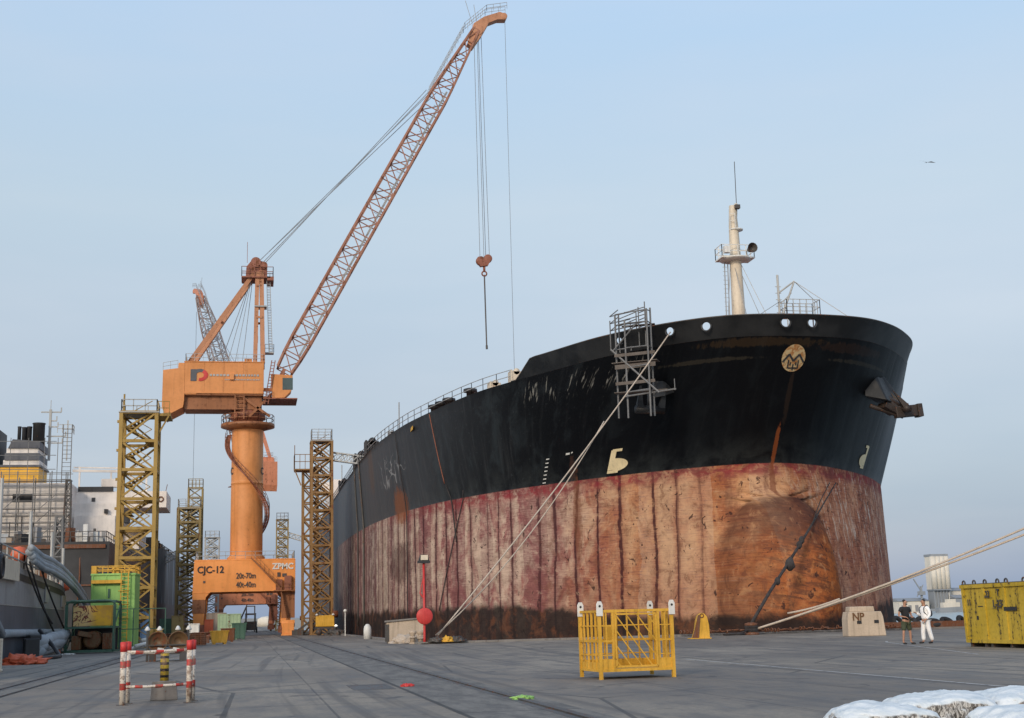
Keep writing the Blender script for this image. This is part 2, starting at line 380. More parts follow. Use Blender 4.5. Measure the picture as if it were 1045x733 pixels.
# painted lines (thin sheets)
def paintline(pts, wd):
    m = MB(); n = len(pts)
    for a, b in zip(pts, pts[1:]):
        a = Vector((*a, .005)); b = Vector((*b, .005)); d = (b-a).normalized(); s_ = Vector((-d.y, d.x, 0))*wd/2
        m.add([a-s_, b-s_, b+s_, a+s_], [(0, 1, 2, 3)])
    return m
def worn_line():
    t = NT('worn_line_paint'); o = t.obj(); n = t.noise(o, 3.5, 6, .7)
    return t.out(t.mix(t.mr(n, .5, .62, 0, .9), (.42, .41, .39), (.13, .13, .135)), .8)
MT['line'] = worn_line()
struct(paintline([(15.15, 46), (14.95, 34.5), (14.65, 18)], .13).build('painted_line', 'line'))
struct(paintline([(30.6, 61.5), (29.6, 59.5), (23.8, 41.3)], .12).build('painted_line', 'line'))

# manhole cover
m = MB(); m.box(2.45, 3.45, 35.0, 35.1, -.01, .006); m.box(2.45, 3.45, 32.5, 32.6, -.01, .006); m.box(2.45, 2.53, 32.6, 35.0, -.01, .006); m.box(3.37, 3.45, 32.6, 35.0, -.01, .006); m.box(2.53, 3.37, 32.6, 35.0, -.01, .003)
tag(m.build('cover_frame', 'dk_steel'), 'dark steel frame of a flush cover in the ground left of the right-hand rail', 'manhole cover')

# ================================================================== tanker hull
XC = 42.0
def pchip(xs, ys):
    n = len(xs); h = [xs[i+1]-xs[i] for i in range(n-1)]; d = [(ys[i+1]-ys[i])/h[i] for i in range(n-1)]
    m = [d[0]]+[0 if d[i-1]*d[i] <= 0 else 2*d[i-1]*d[i]/(d[i-1]+d[i]) for i in range(1, n-1)]+[d[-1]]
    def f(x):
        if x <= xs[0]: return ys[0]
        if x >= xs[-1]: return ys[-1]
        i = 0
        while x > xs[i+1]: i += 1
        t = (x-xs[i])/h[i]; t2 = t*t; t3 = t2*t
        return (2*t3-3*t2+1)*ys[i]+(t3-2*t2+t)*h[i]*m[i]+(-2*t3+3*t2)*ys[i+1]+(t3-t2)*h[i]*m[i+1]
    return f
sq = lambda l: [math.sqrt(v) for v in l]
fD = pchip(sq([0, .7, 3, 6, 9.5, 16.8, 20, 26.5, 38, 47.5, 65, 80, 120, 260]), [0, 5, 8.6, 11.3, 13.7, 16.9, 18.4, 21.2, 24.1, 26, 27.8, 28.3, 28.3, 28.3])
fW = pchip(sq([0, 1, 5, 9.6, 13, 16.8, 20, 26, 36, 48, 69, 100, 260]), [0, 2.9, 7.3, 11, 13.3, 15.5, 17.3, 20, 23.3, 25.5, 27.4, 28.2, 28.3])
def y0(z): return 102-7.4*max(0, min(1.15, (z-13.5)/10.8))
def bh(y, z):
    s = max(0, min(1.05, (z-13.5)/10.8)); s = s**1.1; q = y-y0(z)
    if q <= 0: return -1
    q = math.sqrt(q); b = fW(q)*(1-s)+fD(q)*s
    if y > 300: b *= max(.05, 1-((y-300)/46)**2)**.5
    return b
def bb(y, z):
    k = 1-((z-1)/9.9)**2
    if k <= 0 or y > 112: return -1
    w = 4.7*(1-abs((z-1)/9.9)**2.9)**(1/2.6); e = 7.2*math.sqrt(k); yn = 102-e
    if y < yn: return -1
    return w*math.sqrt(max(0, 1-((102-y)/e)**2)) if y < 102 else w
def ps(z): return 1.05+.08*max(0, min(1, (24.3-z)/11))+.02*max(0, min(1, (13-z)/12))
def half(y, z, sd=-1):
    a = bh(y, z); b = bb(y, z)
    if sd > 0:
        a = a*(1+(ps(z)-1)*max(0, min(1, (150-y)/30))) if a > 0 else a; b = b*.84 if b > 0 else b
    if b < 0: return max(a, 0)
    if a < 0: return b
    k = .25 if sd > 0 else .9; h = max(k-abs(a-b), 0)/k
    return max(a, b)+h*h*k*.25*min(1, min(a, b))
def ysurf(x, z):
    d = abs(x-XC); lo, hi = 90, 300
    for _ in range(40):
        m = (lo+hi)/2
        if half(m, z, 1 if x > XC else -1) < d: lo = m
        else: hi = m
    return hi
def nrm(x, z, e=.15):
    """outward normal at surface point (x, ysurf, z)"""
    a = ysurf(x+e, z)-ysurf(x-e, z); b = ysurf(x, z+e)-ysurf(x, z-e)
    return Vector((a/(2*e), -1, b/(2*e))).normalized()
# arc length of the waterline
arc_y = [0]; arc = [0]; py = 0; pb = 0
for i in range(1, 1600):
    y = (i/1600)**2*245; b = fW(math.sqrt(y)); arc.append(arc[-1]+math.hypot(y-py, b-pb)); arc_y.append(y); py, pb = y, b
def arclen(y):
    y = max(0, y-102); i = min(1598, int((y/245)**.5*1600)); return arc[i]+(arc[i+1]-arc[i])*((y-arc_y[i])/max(1e-9, arc_y[i+1]-arc_y[i])) if i < 1598 else arc[-1]
def y_of_b(b):
    lo, hi = 0, 200
    for _ in range(30):
        m = (lo+hi)/2
        if fW(math.sqrt(m)) < b: lo = m
        else: hi = m
    return 102+hi
def ucoord(y, b, z):
    if y < 138 and z > 13.5 or y < 116:
        if z > 13.5:
            ye = y
            k_ = max(0, min(1, (y-104)/34)); return arclen(y_of_b(b))*(1-k_)+arclen(ye)*k_
        return arclen(max(y, y_of_b(b)))
    return arclen(y)
def top(y): return 22.8 if y < 115 else max(22.1, 22.8-(y-115)*.012)

def tanker_mat():
    t = NT('worn_tanker_hull_paint'); o = t.obj(); z = t.sep(o)[2]; u = t.attr('hu'); bulb = t.attr('bulb')
    au = t.ma('ABSOLUTE', u); right = t.mr(u, -1.5, 2.5)
    P = lambda a, b, off=0: t.comb(t.ma('MULTIPLY', u, a), t.ma('MULTIPLY', z, b), off)
    big = t.noise(P(.07, .09), 1, 4, .6); mid = t.noise(P(.5, .5, 3), 1, 7, .68, .4); fine = t.noise(P(2.6, 2.6, 5), 1, 7, .7)
    scr = t.noise(P(.7, 9, 9), 1, 6, .72, .25); blot = t.noise(P(.35, .22, 12), 1, 6, .65, .6)
    pale = (.60, .44, .34); pink = (.34, .14, .125); purple = (.10, .026, .036); orange = (.42, .145, .046)
    c = t.mix(t.mr(blot, .42, .56), pink, pale)
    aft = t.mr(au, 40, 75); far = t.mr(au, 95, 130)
    c = t.mix(t.ma('MULTIPLY', aft, .72), c, t.mix(t.mr(mid, .38, .62), (.10, .075, .068), (.40, .35, .31)))
    bow = t.ma('MULTIPLY', t.mr(t.ma('ADD', au, t.ma('MULTIPLY', mid, 8)), 15, 30, 1, 0), 1.0)
    c = t.mix(t.ma('MULTIPLY', bow, .88), c, t.mix(t.mr(blot, .35, .62), orange, (.56, .285, .125)))
    # lower orange bleed on the starboard bow
    lowb = t.ma('MULTIPLY', t.mr(z, 2, 8, 1, 0), t.mr(au, 20, 34, 1, 0)); c = t.mix(t.ma('MULTIPLY', lowb, .5), c, (.36, .12, .045))
    # port side: redder with slanting pale scores
    rr = t.mix(t.mr(blot, .4, .6), (.42, .155, .085), (.54, .25, .15))
    sl_ = t.noise(t.comb(t.ma('ADD', t.ma('MULTIPLY', u, 2.2), t.ma('MULTIPLY', z, .75)), t.ma('MULTIPLY', z, .55), 21), 1, 8, .75, .7)
    rr = t.mix(t.mr(sl_, .46, .36, 0, .85), rr, (.11, .035, .038))
    rr = t.mix(t.ma('MULTIPLY', t.mr(sl_, .53, .60), t.mr(z, 3, 10, .25, 1)), rr, (.68, .54, .45))
    c = t.mix(t.ma('MULTIPLY', right, t.mr(u, 2, 7, .3, .95)), c, rr)
    # purple undercoat showing through scratches and blisters
    c = t.mix(t.ma('MULTIPLY', t.mr(scr, .48, .64), t.mr(blot, .3, .6, .85, .35)), c, purple)
    c = t.mix(t.ma('MULTIPLY', t.mr(fine, .56, .68), .55), c, (.17, .06, .055))
    c = t.mix(t.ma('MULTIPLY', t.mr(scr, .30, .42, 1, 0), .45), c, (.58, .46, .38))
    # frame lines: irregular near-vertical streaks
    wob = t.noise(P(.16, .10, 30), 1, 3, .5); wob2 = t.noise(P(.9, .9, 33), 1, 5, .65)
    ph = t.ma('ADD', t.ma('DIVIDE', u, 2.7), t.ma('ADD', t.ma('ADD', t.ma('MULTIPLY', wob, .45), t.ma('MULTIPLY', t.noise(P(.13, .012, 95), 1, 2, .5), 2.0)), t.ma('MULTIPLY', wob2, .15)))
    tri = t.ma('MULTIPLY', t.ma('ABSOLUTE', t.ma('SUBTRACT', t.ma('FRACT', ph), .5)), 2)
    lfade = t.ma('MULTIPLY', t.mr(wob2, .30, .5, .5, 1), t.ma('MULTIPLY', t.mr(right, .2, .8, 1, .15), t.mr(au, 4, 10, .3, 1)))
    lfade = t.ma('MULTIPLY', lfade, t.mr(bulb, .2, .8, 1, .25)); wl = t.n('ShaderNodeTexWhiteNoise'); wl.noise_dimensions = '1D'; t.put(wl.inputs['W'], t.ma('ADD', t.ma('FLOOR', ph), 7.3)); lfade = t.ma('MULTIPLY', lfade, t.mr(wl.outputs[0], 0, .7, .45, 1))
    wn = t.n('ShaderNodeTexWhiteNoise'); wn.noise_dimensions = '1D'; t.put(wn.inputs['W'], t.ma('FLOOR', t.ma('ADD', ph, .5))); pr = wn.outputs[0]; lf = t.mr(right, 0, .5, 1, 0)
    c = t.mix(t.ma('MULTIPLY', t.ma('MULTIPLY', lf, t.mr(pr, .35, .9)), t.ma('MULTIPLY', t.mr(au, 10, 20, .25, .6), t.mr(scr, .30, .55, .35, 1))), c, (.22, .085, .085))
    c = t.mix(t.ma('MULTIPLY', t.ma('MULTIPLY', lf, t.mr(pr, .4, .1)), .30), c, (.62, .46, .34))
    soft = t.mr(tri, .40, 1.0); hard = t.mr(tri, .84, .93)
    c = t.mix(t.ma('MULTIPLY', soft, t.ma('MULTIPLY', t.ma('MULTIPLY', lfade, t.mr(scr, .35, .6, .5, 1)), .75)), c, t.mix(bow, (.22, .085, .085), (.27, .08, .05)))
    c = t.mix(t.ma('MULTIPLY', hard, t.ma('MULTIPLY', lfade, .9)), c, (.055, .016, .020))
    # bulb: deep rust with darker crown and waving scour lines
    wv = t.noise(t.comb(t.ma('MULTIPLY', u, .35), t.ma('ADD', t.ma('MULTIPLY', z, 2.2), t.ma('MULTIPLY', u, .5)), 40), 1, 5, .65, .8)
    of_ = t.noise(t.scl(o, (.8, .3, .8)), 1, 8, .72, .5); of2 = t.noise(t.scl(o, (3.5, 1, 2.6)), 1, 7, .72)
    bc = t.mix(t.mr(wv, .42, .58), (.36, .105, .030), (.13, .042, .020)); bc = t.mix(t.mr(of_, .52, .60, 0, .65), bc, (.46, .175, .055)); bc = t.mix(t.mr(of2, .54, .64, 0, .75), bc, (.07, .026, .018)); bc = t.mix(t.mr(of_, .30, .42, .7, 0), bc, (.11, .04, .024))
    bc = t.mix(t.mr(t.ma('ADD', z, t.ma('MULTIPLY', mid, 3)), 6.5, 10, 0, .88), bc, (.085, .036, .028))
    bc = t.mix(t.ma('MULTIPLY', t.mr(u, 1.0, 2.5), t.mr(z, 9.5, 6, 0, .7)), bc, t.mix(t.mr(of2, .45, .6), (.42, .105, .012), (.22, .06, .018)))
    c = t.mix(t.ma('MULTIPLY', t.mr(t.ma('ADD', bulb, t.ma('MULTIPLY', t.ma('SUBTRACT', mid, .5), 1.6)), .2, .75), t.ma('MULTIPLY', t.mr(right, 0, 1, .85, .97), t.mr(t.ma('ADD', u, t.ma('MULTIPLY', mid, 3)), -5.5, .5, .12, 1))), c, bc)
    # crease shade painted as a dark contour where the bulb meets the bow
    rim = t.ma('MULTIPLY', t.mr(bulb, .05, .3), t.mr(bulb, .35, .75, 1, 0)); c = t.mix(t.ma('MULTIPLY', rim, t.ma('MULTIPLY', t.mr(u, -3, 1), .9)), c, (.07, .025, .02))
    os_ = t.noise(t.scl(o, (1.1, .5, .9)), 1, 8, .72, .6); c = t.mix(t.ma('MULTIPLY', t.mr(os_, .54, .64), t.mr(au, 6, 40, .55, .2)), c, (.20, .075, .045)); c = t.mix(t.ma('MULTIPLY', t.mr(os_, .34, .44, 1, 0), .35), c, t.mix(bow, (.62, .47, .34), (.58, .33, .16)))
    # scab marks
    sc_ = t.noise(P(1.3, 1.1, 50), 1, 4, .6, 1.5); c = t.mix(t.ma('MULTIPLY', t.mr(sc_, .63, .66), .85), c, (.045, .022, .02))
    # red boot-top
    os2 = t.noise(P(.9, 1.3, 90), 1, 7, .7, .5)
    edge = t.ma('ADD', z, t.ma('MULTIPLY', t.ma('SUBTRACT', mid, .5), 1.1))
    c = t.mix(t.ma('MULTIPLY', t.mr(edge, 12.1, 12.95), t.ma('MULTIPLY', t.mr(au, 34, 75, .88, .12), t.mr(os2, .40, .56, .25, 1))), c, t.mix(t.mr(mid, .4, .6), (.27, .03, .04), (.20, .05, .05)))
    # fouled belt near the water
    lim = t.ma('ADD', t.mr(au, 6, 34, 1.2, 2.7), t.ma('MULTIPLY', t.ma('SUBTRACT', blot, .5), 2.6))
    belt = t.mr(t.ma('SUBTRACT', z, lim), -.35, .45, 1, 0)
    c = t.mix(t.ma('MULTIPLY', belt, .95), c, t.mix(t.mr(mid, .48, .66), (.028, .020, .018), (.13, .05, .026)))
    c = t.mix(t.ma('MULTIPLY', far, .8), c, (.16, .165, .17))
    # black topside
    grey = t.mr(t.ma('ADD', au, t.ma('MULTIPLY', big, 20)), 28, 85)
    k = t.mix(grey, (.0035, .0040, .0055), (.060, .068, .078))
    vs = t.noise(P(1.4, .10, 60), 1, 6, .68); k = t.mix(t.ma('MULTIPLY', t.mr(vs, .52, .72), t.mr(au, 8, 60, .05, .55)), k, (.085, .09, .095))
    k = t.mix(t.ma('MULTIPLY', t.mr(blot, .48, .66), t.mr(au, 8, 40, .08, .5)), k, (.045, .058, .066)); k = t.mix(t.ma('MULTIPLY', t.mr(fine, .58, .70), t.mr(au, 10, 35, .05, .35)), k, (.10, .11, .115))
    k = t.mix(t.ma('MULTIPLY', t.mr(vs, .30, .42, 1, 0), .5), k, (.006, .006, .008))
    k = t.mix(t.ma('MULTIPLY', t.mr(right, .5, 1), t.mr(au, 12, 26, 0, .8)), k, (.035, .045, .055))  # bluish sky sheen of the port side painted into the black
    gf = t.ma('MULTIPLY', t.ma('MULTIPLY', t.mr(z, 13.5, 16.5, 1, 0), t.mr(mid, .35, .65)), .30); k = t.mix(gf, k, (.075, .085, .085))
    line = t.ma('ADD', z, t.ma('MULTIPLY', t.ma('SUBTRACT', fine, .5), .12))
    blk = t.mr(line, 13.46, 13.54)
    hs = t.n('ShaderNodeHueSaturation'); t.put(hs.inputs['Saturation'], 1.0); t.put(hs.inputs['Value'], t.mr(os_, .40, .60, 1.0, .80)); t.put(hs.inputs['Color'], c); c = hs.outputs[0]
    c = t.mix(blk, c, k)
    # rust patches
    vstk = t.noise(P(2.6, .16, 99), 1, 6, .7)
    def patch(u0, z0, ru, rz, col, amt, th=0):
        d = t.ma('ADD', t.ma('POWER', t.ma('DIVIDE', t.ma('SUBTRACT', u, u0), ru), 2), t.ma('POWER', t.ma('DIVIDE', t.ma('SUBTRACT', z, z0), rz), 2))
        d = t.ma('ADD', d, t.ma('MULTIPLY', t.ma('SUBTRACT', t.ma('ADD', t.ma('MULTIPLY', fine, .6), t.ma('MULTIPLY', vstk, .7)), .65), 4.5))
        return t.ma('MULTIPLY', t.mr(d, .5, 1.1, 1, 0), amt), col
    for a in PATCHES:
        f_, col = patch(*a); c = t.mix(f_, c, col)
    # ghost of a scraped-off name high on the bow, and scrawls amidships
    sw = t.noise(P(.30, .35, 80), 1, 2, .5, .8); swl = t.ma('MULTIPLY', t.mr(t.ma('ABSOLUTE', t.ma('SUBTRACT', sw, .5)), .010, .018, 1, 0), t.ma('MULTIPLY', t.ma('MULTIPLY', t.mr(u, uL(158), uL(156)), t.mr(u, uL(146), uL(144), 1, 0)), t.ma('MULTIPLY', t.mr(z, 16.5, 17), t.mr(z, 20, 20.5, 1, 0))))
    c = t.mix(t.ma('MULTIPLY', swl, .7), c, (.30, .30, .30))
    nm = t.ma('MULTIPLY', t.mr(t.noise(P(3.2, .5, 70), 1, 4, .6, .5), .59, .66), t.ma('MULTIPLY', t.ma('MULTIPLY', t.mr(u, -26.5, -24.5), t.mr(u, -14, -12, 1, 0)), t.ma('MULTIPLY', t.mr(z, 20.2, 21), t.mr(z, 21.9, 22.6, 1, 0))))
    c = t.mix(t.ma('MULTIPLY', nm, .8), c, (.30, .29, .26))
    bm_ = t.ma('ADD', t.ma('MULTIPLY', fine, .25), t.ma('ADD', t.ma('MULTIPLY', soft, -.5), mid))
    t.bump(bm_, .4, .06)
    return t.out(c, t.mr(blk, 0, 1, .86, .5), 0, .16)
uL = lambda y: -arclen(y)
PATCHES = [(uL(148.9), 14.2, 3.2, 2.2, (.24, .075, .022), .7), (-.1, 14.8, .20, 1.9, (.24, .065, .02), .85), (-.2, 12.0, .30, 1.6, (.17, .055, .03), .7), (uL(115.2), 10, .55, 4.5, (.17, .065, .03), .55),
           (uL(115.6), 14.6, .4, 1.3, (.10, .045, .03), .4), (.2, 18.4, .22, 2.2, (.05, .03, .02), .35), (-3, 22.4, 6, .35, (.12, .07, .03), .22), (6, 22.1, 5, .4, (.07, .035, .02), .25), (-8, 21.3, 5, .16, (.12, .10, .07), .22), (8, 21.2, 5, .16, (.12, .10, .07), .22), (uL(150), 8, 6, 2.5, (.07, .035, .03), .6), (uL(163), 20, 2.0, 3.5, (.12, .07, .045), .4)]
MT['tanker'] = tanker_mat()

BX, BY = XC, 96.0
ship = thing('tanker', 'huge tanker with black topside and scraped rust-red lower hull, bow to the quay', 'ship', (BX, BY, -3))
OFF = Vector((BX, BY, -3))
class SMB(MB):          # builder taking world coordinates for ship parts
    def build(s, name, mat, parent=ship, off=OFF, **k):
        s.v = [tuple(Vector(p)-off) for p in s.v]; return MB.build(s, name, mat, parent, **k)
# z in the material is object z: shift by the root height
def shiftz(matname): pass

zs = [-4, -2, -.5]+[i*.5 for i in range(1, 20)]+[9.8, 10.0, 10.2, 10.4, 10.8, 11.3, 11.9, 12.5, 13, 13.5]+[13.5+i*.62 for i in range(1, 15)]+[22.8]
zs = sorted(set(round(z, 3) for z in zs if z < 22.35 or z == 22.8))
NC = 230
verts = []; hu = []; hb = []; faces = []
def rowpts(z):
    ys_ = y0(z); k = 1-((z-1)/9.9)**2
    if k > 0: ys_ = min(ys_, 102-7.2*math.sqrt(k))
    pts = []
    for j in range(NC+1):
        tt = j/NC; y = ys_+(345.5-ys_)*(.30*tt**2.0+.70*tt**3.6)
        zz = min(z, top(y)) if z > 21.5 else z
        b = 0 if j == 0 else half(y, z)
        a_, b_ = bb(y, z), bh(y, z)
        bl = 0 if a_ < 0 else (1 if b_ < 0 else max(0, min(1, .5+(a_-b_)/1.6)))
        if k > 0 and j == 0: bl = 1
        if k > 0: bl *= min(1, k*3.5)
        pts.append((y, b, zz, ucoord(y, b, z) if j else 0, bl))
    return pts
rows = [rowpts(z) for z in zs]
W_ = 2*NC+1
for ri, rw in enumerate(rows):
    for j in range(NC, 0, -1): y, b, z, u, bl = rw[j]; verts.append((XC-b, y, z)); hu.append(-u); hb.append(bl)
    y, b, z, u, bl = rw[0]; verts.append((XC, y, z)); hu.append(0); hb.append(bl)
    for j in range(1, NC+1): y, b, z, u, bl = rw[j]; verts.append((XC+(half(y, zs[ri], 1) if j < NC else b), y, z)); hu.append(u); hb.append(bl)
for i in range(len(rows)-1):
    for j in range(W_-1): faces.append((i*W_+j, i*W_+j+1, (i+1)*W_+j+1, (i+1)*W_+j))
    faces.append((i*W_, (i+1)*W_, (i+1)*W_+W_-1, i*W_+W_-1))
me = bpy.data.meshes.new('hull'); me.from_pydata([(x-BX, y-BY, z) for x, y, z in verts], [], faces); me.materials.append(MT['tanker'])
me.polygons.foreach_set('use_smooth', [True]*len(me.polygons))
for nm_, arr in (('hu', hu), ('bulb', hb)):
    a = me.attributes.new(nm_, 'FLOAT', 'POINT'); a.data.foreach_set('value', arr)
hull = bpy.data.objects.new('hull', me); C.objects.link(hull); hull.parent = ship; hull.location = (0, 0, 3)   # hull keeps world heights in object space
# deck
m = SMB(); dk = rows[-1]; L_ = [(XC-p[1], p[0], p[2]-.02) for p in dk[1:]]; Rr_ = [(XC+half(p[0], 22.8, 1), p[0], p[2]-.02) for p in dk[1:]]; n = len(L_)
m.add(L_+Rr_, [(i, i+1, n+i+1, n+i) for i in range(n-1)]); m.build('deck', 'rust_red')
# bulwark round the forecastle, with real openings
FZ = 23.72
def bwtop(y): return 24.3 if y < 114.2 else 22.8+1.5*max(0, 1-(y-114.2)/1.9)
K1 = 110; prof = [(j/K1)**1.7*21.2 for j in range(K1+1)]
seq = [(-1, q) for q in prof[:0:-1]]+[(1, q) for q in prof]
def bwpt(sgn, q, top_):
    yb = y0(22.8)+q; z = 22.79 if not top_ else bwtop(yb); y = y0(z)+q
    return Vector((XC+sgn*(bh(y, z)*(ps(z) if sgn > 0 else 1) if q > 0 else 0), y, z))
o0 = [bwpt(s_, q, 0) for s_, q in seq]; o1 = [bwpt(s_, q, 1) for s_, q in seq]; K = len(seq)
def inset(row, d=.11):
    out_ = []
    for i, p in enumerate(row):
        t_ = row[min(i+1, K-1)]-row[max(i-1, 0)]; n_ = Vector((-t_.y, t_.x, 0)).normalized()
        out_.append(p+n_*d)
    return out_
i0, i1 = inset(o0), inset(o1); V = o0+o1+i0+i1
fs = []
for i in range(K-1):
    a, b = i, i+1
    fs += [(a, b, K+b, K+a), (2*K+b, 2*K+a, 3*K+a, 3*K+b), (K+a, K+b, 3*K+b, 3*K+a), (b, a, 2*K+a, 2*K+b)]
fs += [(0, K, 3*K, 2*K), (K-1, 3*K-1, 4*K-1, 2*K-1)]
m = SMB(); m.add(V, fs); bw = m.build('bulwark', 'deep_black')
HOLES = [(29.55, .30), (32.67, .34), (35.0, .34), (40.87, .36), (43.07, .34)]
HO = []; cut = MB()
for x, r in HOLES:
    y = ysurf(x, FZ); nn = nrm(x, FZ); nn.z = 0; nn.normalize(); HO.append((Vector((x, y, FZ)), nn, r))
    cut.tube(Vector((x, y, FZ))-OFF-nn*.6, Vector((x, y, FZ))-OFF+nn*.6, r, 20)
co_ = cut.build('cutter', 'black'); md = bw.modifiers.new('b', 'BOOLEAN'); md.operation = 'DIFFERENCE'; md.object = co_; md.solver = 'EXACT'
bw.parent = None; bpy.context.view_layer.update(); nb = len(bw.data.polygons)
dg = bpy.context.evaluated_depsgraph_get(); me2 = bpy.data.meshes.new_from_object(bw.evaluated_get(dg)); bw.modifiers.clear()
print('bulwark faces', nb, len(me2.polygons))
if len(me2.polygons) > nb: bw.data = me2
bw.parent = ship; bpy.data.objects.remove(co_)
for p_, nn, r in HO:
    m = SMB(); tl = nn.to_track_quat('Z', 'Y').to_matrix().to_4x4(); m.torus(p_+nn*.03, r+.05, .075, 'Z', 20, 6, tilt=tl); m.build('fairlead', 'black')
# rail cap
m = SMB(); m.path([p+Vector((0, .05, .02)) for p in o1[::2]], .06, 5); m.build('bulwark_cap', 'dk_steel')

def decal(name, quads, mat, off=.05):
    """quads in (x, z), laid on the hull surface"""
    m = SMB()
    for q in quads:
        pts = []
        for x, z in q:
            n_ = nrm(x, z); pts.append(Vector((x, ysurf(x, z), z))+n_*off)
        m.add(pts, [tuple(range(len(pts)))])
    return m.build(name, mat)
# emblem: pale disc with a black double-peaked mark
EX, EZ, ER = 42.05, 21.25, .98
q = []
for i in range(6):
    r0, r1 = ER*i/6, ER*(i+1)/6
    for k in range(32):
        a, b = 2*math.pi*k/32, 2*math.pi*(k+1)/32
        q.append([(EX+r1*math.cos(a), EZ+r1*math.sin(a)), (EX+r1*math.cos(b), EZ+r1*math.sin(b)), (EX+r0*math.cos(b), EZ+r0*math.sin(b)), (EX+r0*math.cos(a), EZ+r0*math.sin(a))])
def emb_mat():
    t = NT('emblem_cream_paint'); n = t.noise(t.obj(), 2.2, 6, .65, .5); n3 = t.noise(t.obj(), 6, 5, .7)
    c = t.mix(t.mr(n, .45, .62), (.58, .44, .24), (.40, .17, .05)); return t.out(t.mix(t.mr(n3, .58, .68, 0, .8), c, (.06, .035, .02)), .7)
MT['emblem'] = emb_mat()
decal('emblem_disc', q, 'emblem', .05)
def stroke(a, b, w, k=6):
    d = Vector((b[0]-a[0], b[1]-a[1])); L = d.length; d /= L; s_ = Vector((-d.y, d.x))*w/2; out_ = []
    for i in range(k):
        p0 = Vector(a)+d*L*i/k; p1 = Vector(a)+d*L*(i+1)/k
        out_.append([tuple(p0-s_), tuple(p1-s_), tuple(p1+s_), tuple(p0+s_)])
    return out_
q = []
for a, b in [((-.88, -.28), (-.42, .28)), ((-.42, .28), (0, -.20)), ((0, -.20), (.42, .28)), ((.42, .28), (.88, -.28))]: q += stroke((EX+a[0], EZ+a[1]), (EX+b[0], EZ+b[1]), .15)
for x, t0, t1 in ((-.40, -.12, -.72), (-.22, -.28, -.50), (.02, -.42, -.86), (.24, -.28, -.50), (.42, -.12, -.72)): q += stroke((EX+x, EZ+t0), (EX+x, EZ+t1), .11)
q += stroke((EX-.4, EZ-.70), (EX+.42, EZ-.70), .10)
decal('emblem_mark', q, 'black', .09)
# bulb symbols either side
def symbol(x0, z0, s_, fl):
    q = []
    q += stroke((x0, z0+.1*s_), (x0, z0+1.0*s_), .20*s_)
    q += stroke((x0-.05*fl*s_, z0+.98*s_), (x0+.30*fl*s_, z0+.98*s_), .12*s_, 3)
    for i in range(14):
        a0, a1 = math.pi/2-i*math.pi/14, math.pi/2-(i+1)*math.pi/14
        q.append([(x0+fl*(.10+.52*math.cos(a))*s_, z0+(.32+.30*math.sin(a))*s_) for a in (a0, a1)]+[(x0+fl*.05*s_, z0+.32*s_)])
    q += stroke((x0-.1*s_*fl, z0+.04), (x0+.3*s_*fl, z0+.04), .13*s_, 3)
    return q
decal('bulb_symbol', symbol(30.75, 13.85, 1.75, 1), 'mark', .05)
decal('bulb_symbol', symbol(53.9, 14.05, 1.7, -1), 'mark', .05)
# draft figures
q = []
for i in range(7):
    z = 13.7+i*.33; q += stroke((26.34, z), (26.54, z), .085, 1)
for q_ in q: decal('draft_mark', [q_], 'white', .05)
q = stroke((31.2, 17.0), (31.45, 17.0), .16, 2)+stroke((31.55, 17.0), (31.62, 17.1), .08, 1)
decal('draft_mark', [[(x-3.6, z-1.15) for x, z in qq] for qq in q], 'white', .05)

# mast on the forecastle
m = SMB(); m.lathe([(.62, 22.8), (.60, 27), (.52, 31.5), (.42, 35.5), (.34, 36.8), (.30, 37.4)], 16, (42.1, 108, 0))
m.tube((42.35, 108, 36.4), (42.45, 108, 37.6), .16, 8); mast = m.build('mast', 'cream')
m = SMB(); m.lathe([(1.0, 32.25), (1.45, 32.35), (1.45, 32.45)], 12, (42.05, 108, 0)); m.box(40.5, 43.6, 107.1, 108.9, 32.36, 32.48); m.build('mast_platform', 'white'); m = SMB(); m.lathe([(.65, 35.1), (.65, 35.2)], 10, (42.3, 108, 0)); m.build('upper_platform', 'white')
m = SMB(); m.railing([(40.55, 107.15, 32.45), (43.55, 107.15, 32.45), (43.55, 108.85, 32.45), (40.55, 108.85, 32.45)], 1.1, .8, .04, True); m.build('mast_railing', 'white'); m = SMB(); m.railing([(41.6, 107.5, 35.2), (42.0, 107.3, 35.2)], 1.3, .4, .03)
m.build('mast_railing', 'white')
m = SMB(); m.lathe([(.10, 106.5), (.22, 106.5), (.42, 106.1), (.45, 106.0), (.20, 106.9), (.0, 107.0)], 14, (43.0, 0, 33.0), 'Y'); m.build('fog_horn', 'dk_steel'); m = SMB(); m.rbox((40.9, 106.9, 33.0), .5, .5, .6); m.build('floodlight', 'white'); m = SMB(); m.rbox((42.4, 107.6, 37.2), .45, .4, .35); m.build('navigation_light', 'dk_steel')
m = SMB(); m.tube((42.5, 108, 37.4), (42.55, 108, 41.6), .035, 4); m.build('whip_aerial', 'dk_steel')
m = SMB()
for a, b in (((41.6, 108, 32.2), (40.1, 106, 24.3)), ((42.5, 108, 32.2), (45.0, 106, 24.5)), ((41.9, 108, 32.2), (41.2, 103, 24.4)), ((42.3, 108, 31.8), (44.0, 106, 25))): m.tube(a, b, .03, 4)
m.tube((41.0, 108.4, 22.8), (41.2, 108.4, 32.3), .05, 4); m.tube((41.3, 108.4, 22.8), (41.5, 108.4, 32.3), .05, 4)
for i in range(24): m.tube((41.0, 108.4, 23+i*.4), (41.4, 108.4, 23+i*.4), .02, 4)
m.build('mast_stay', 'galv')
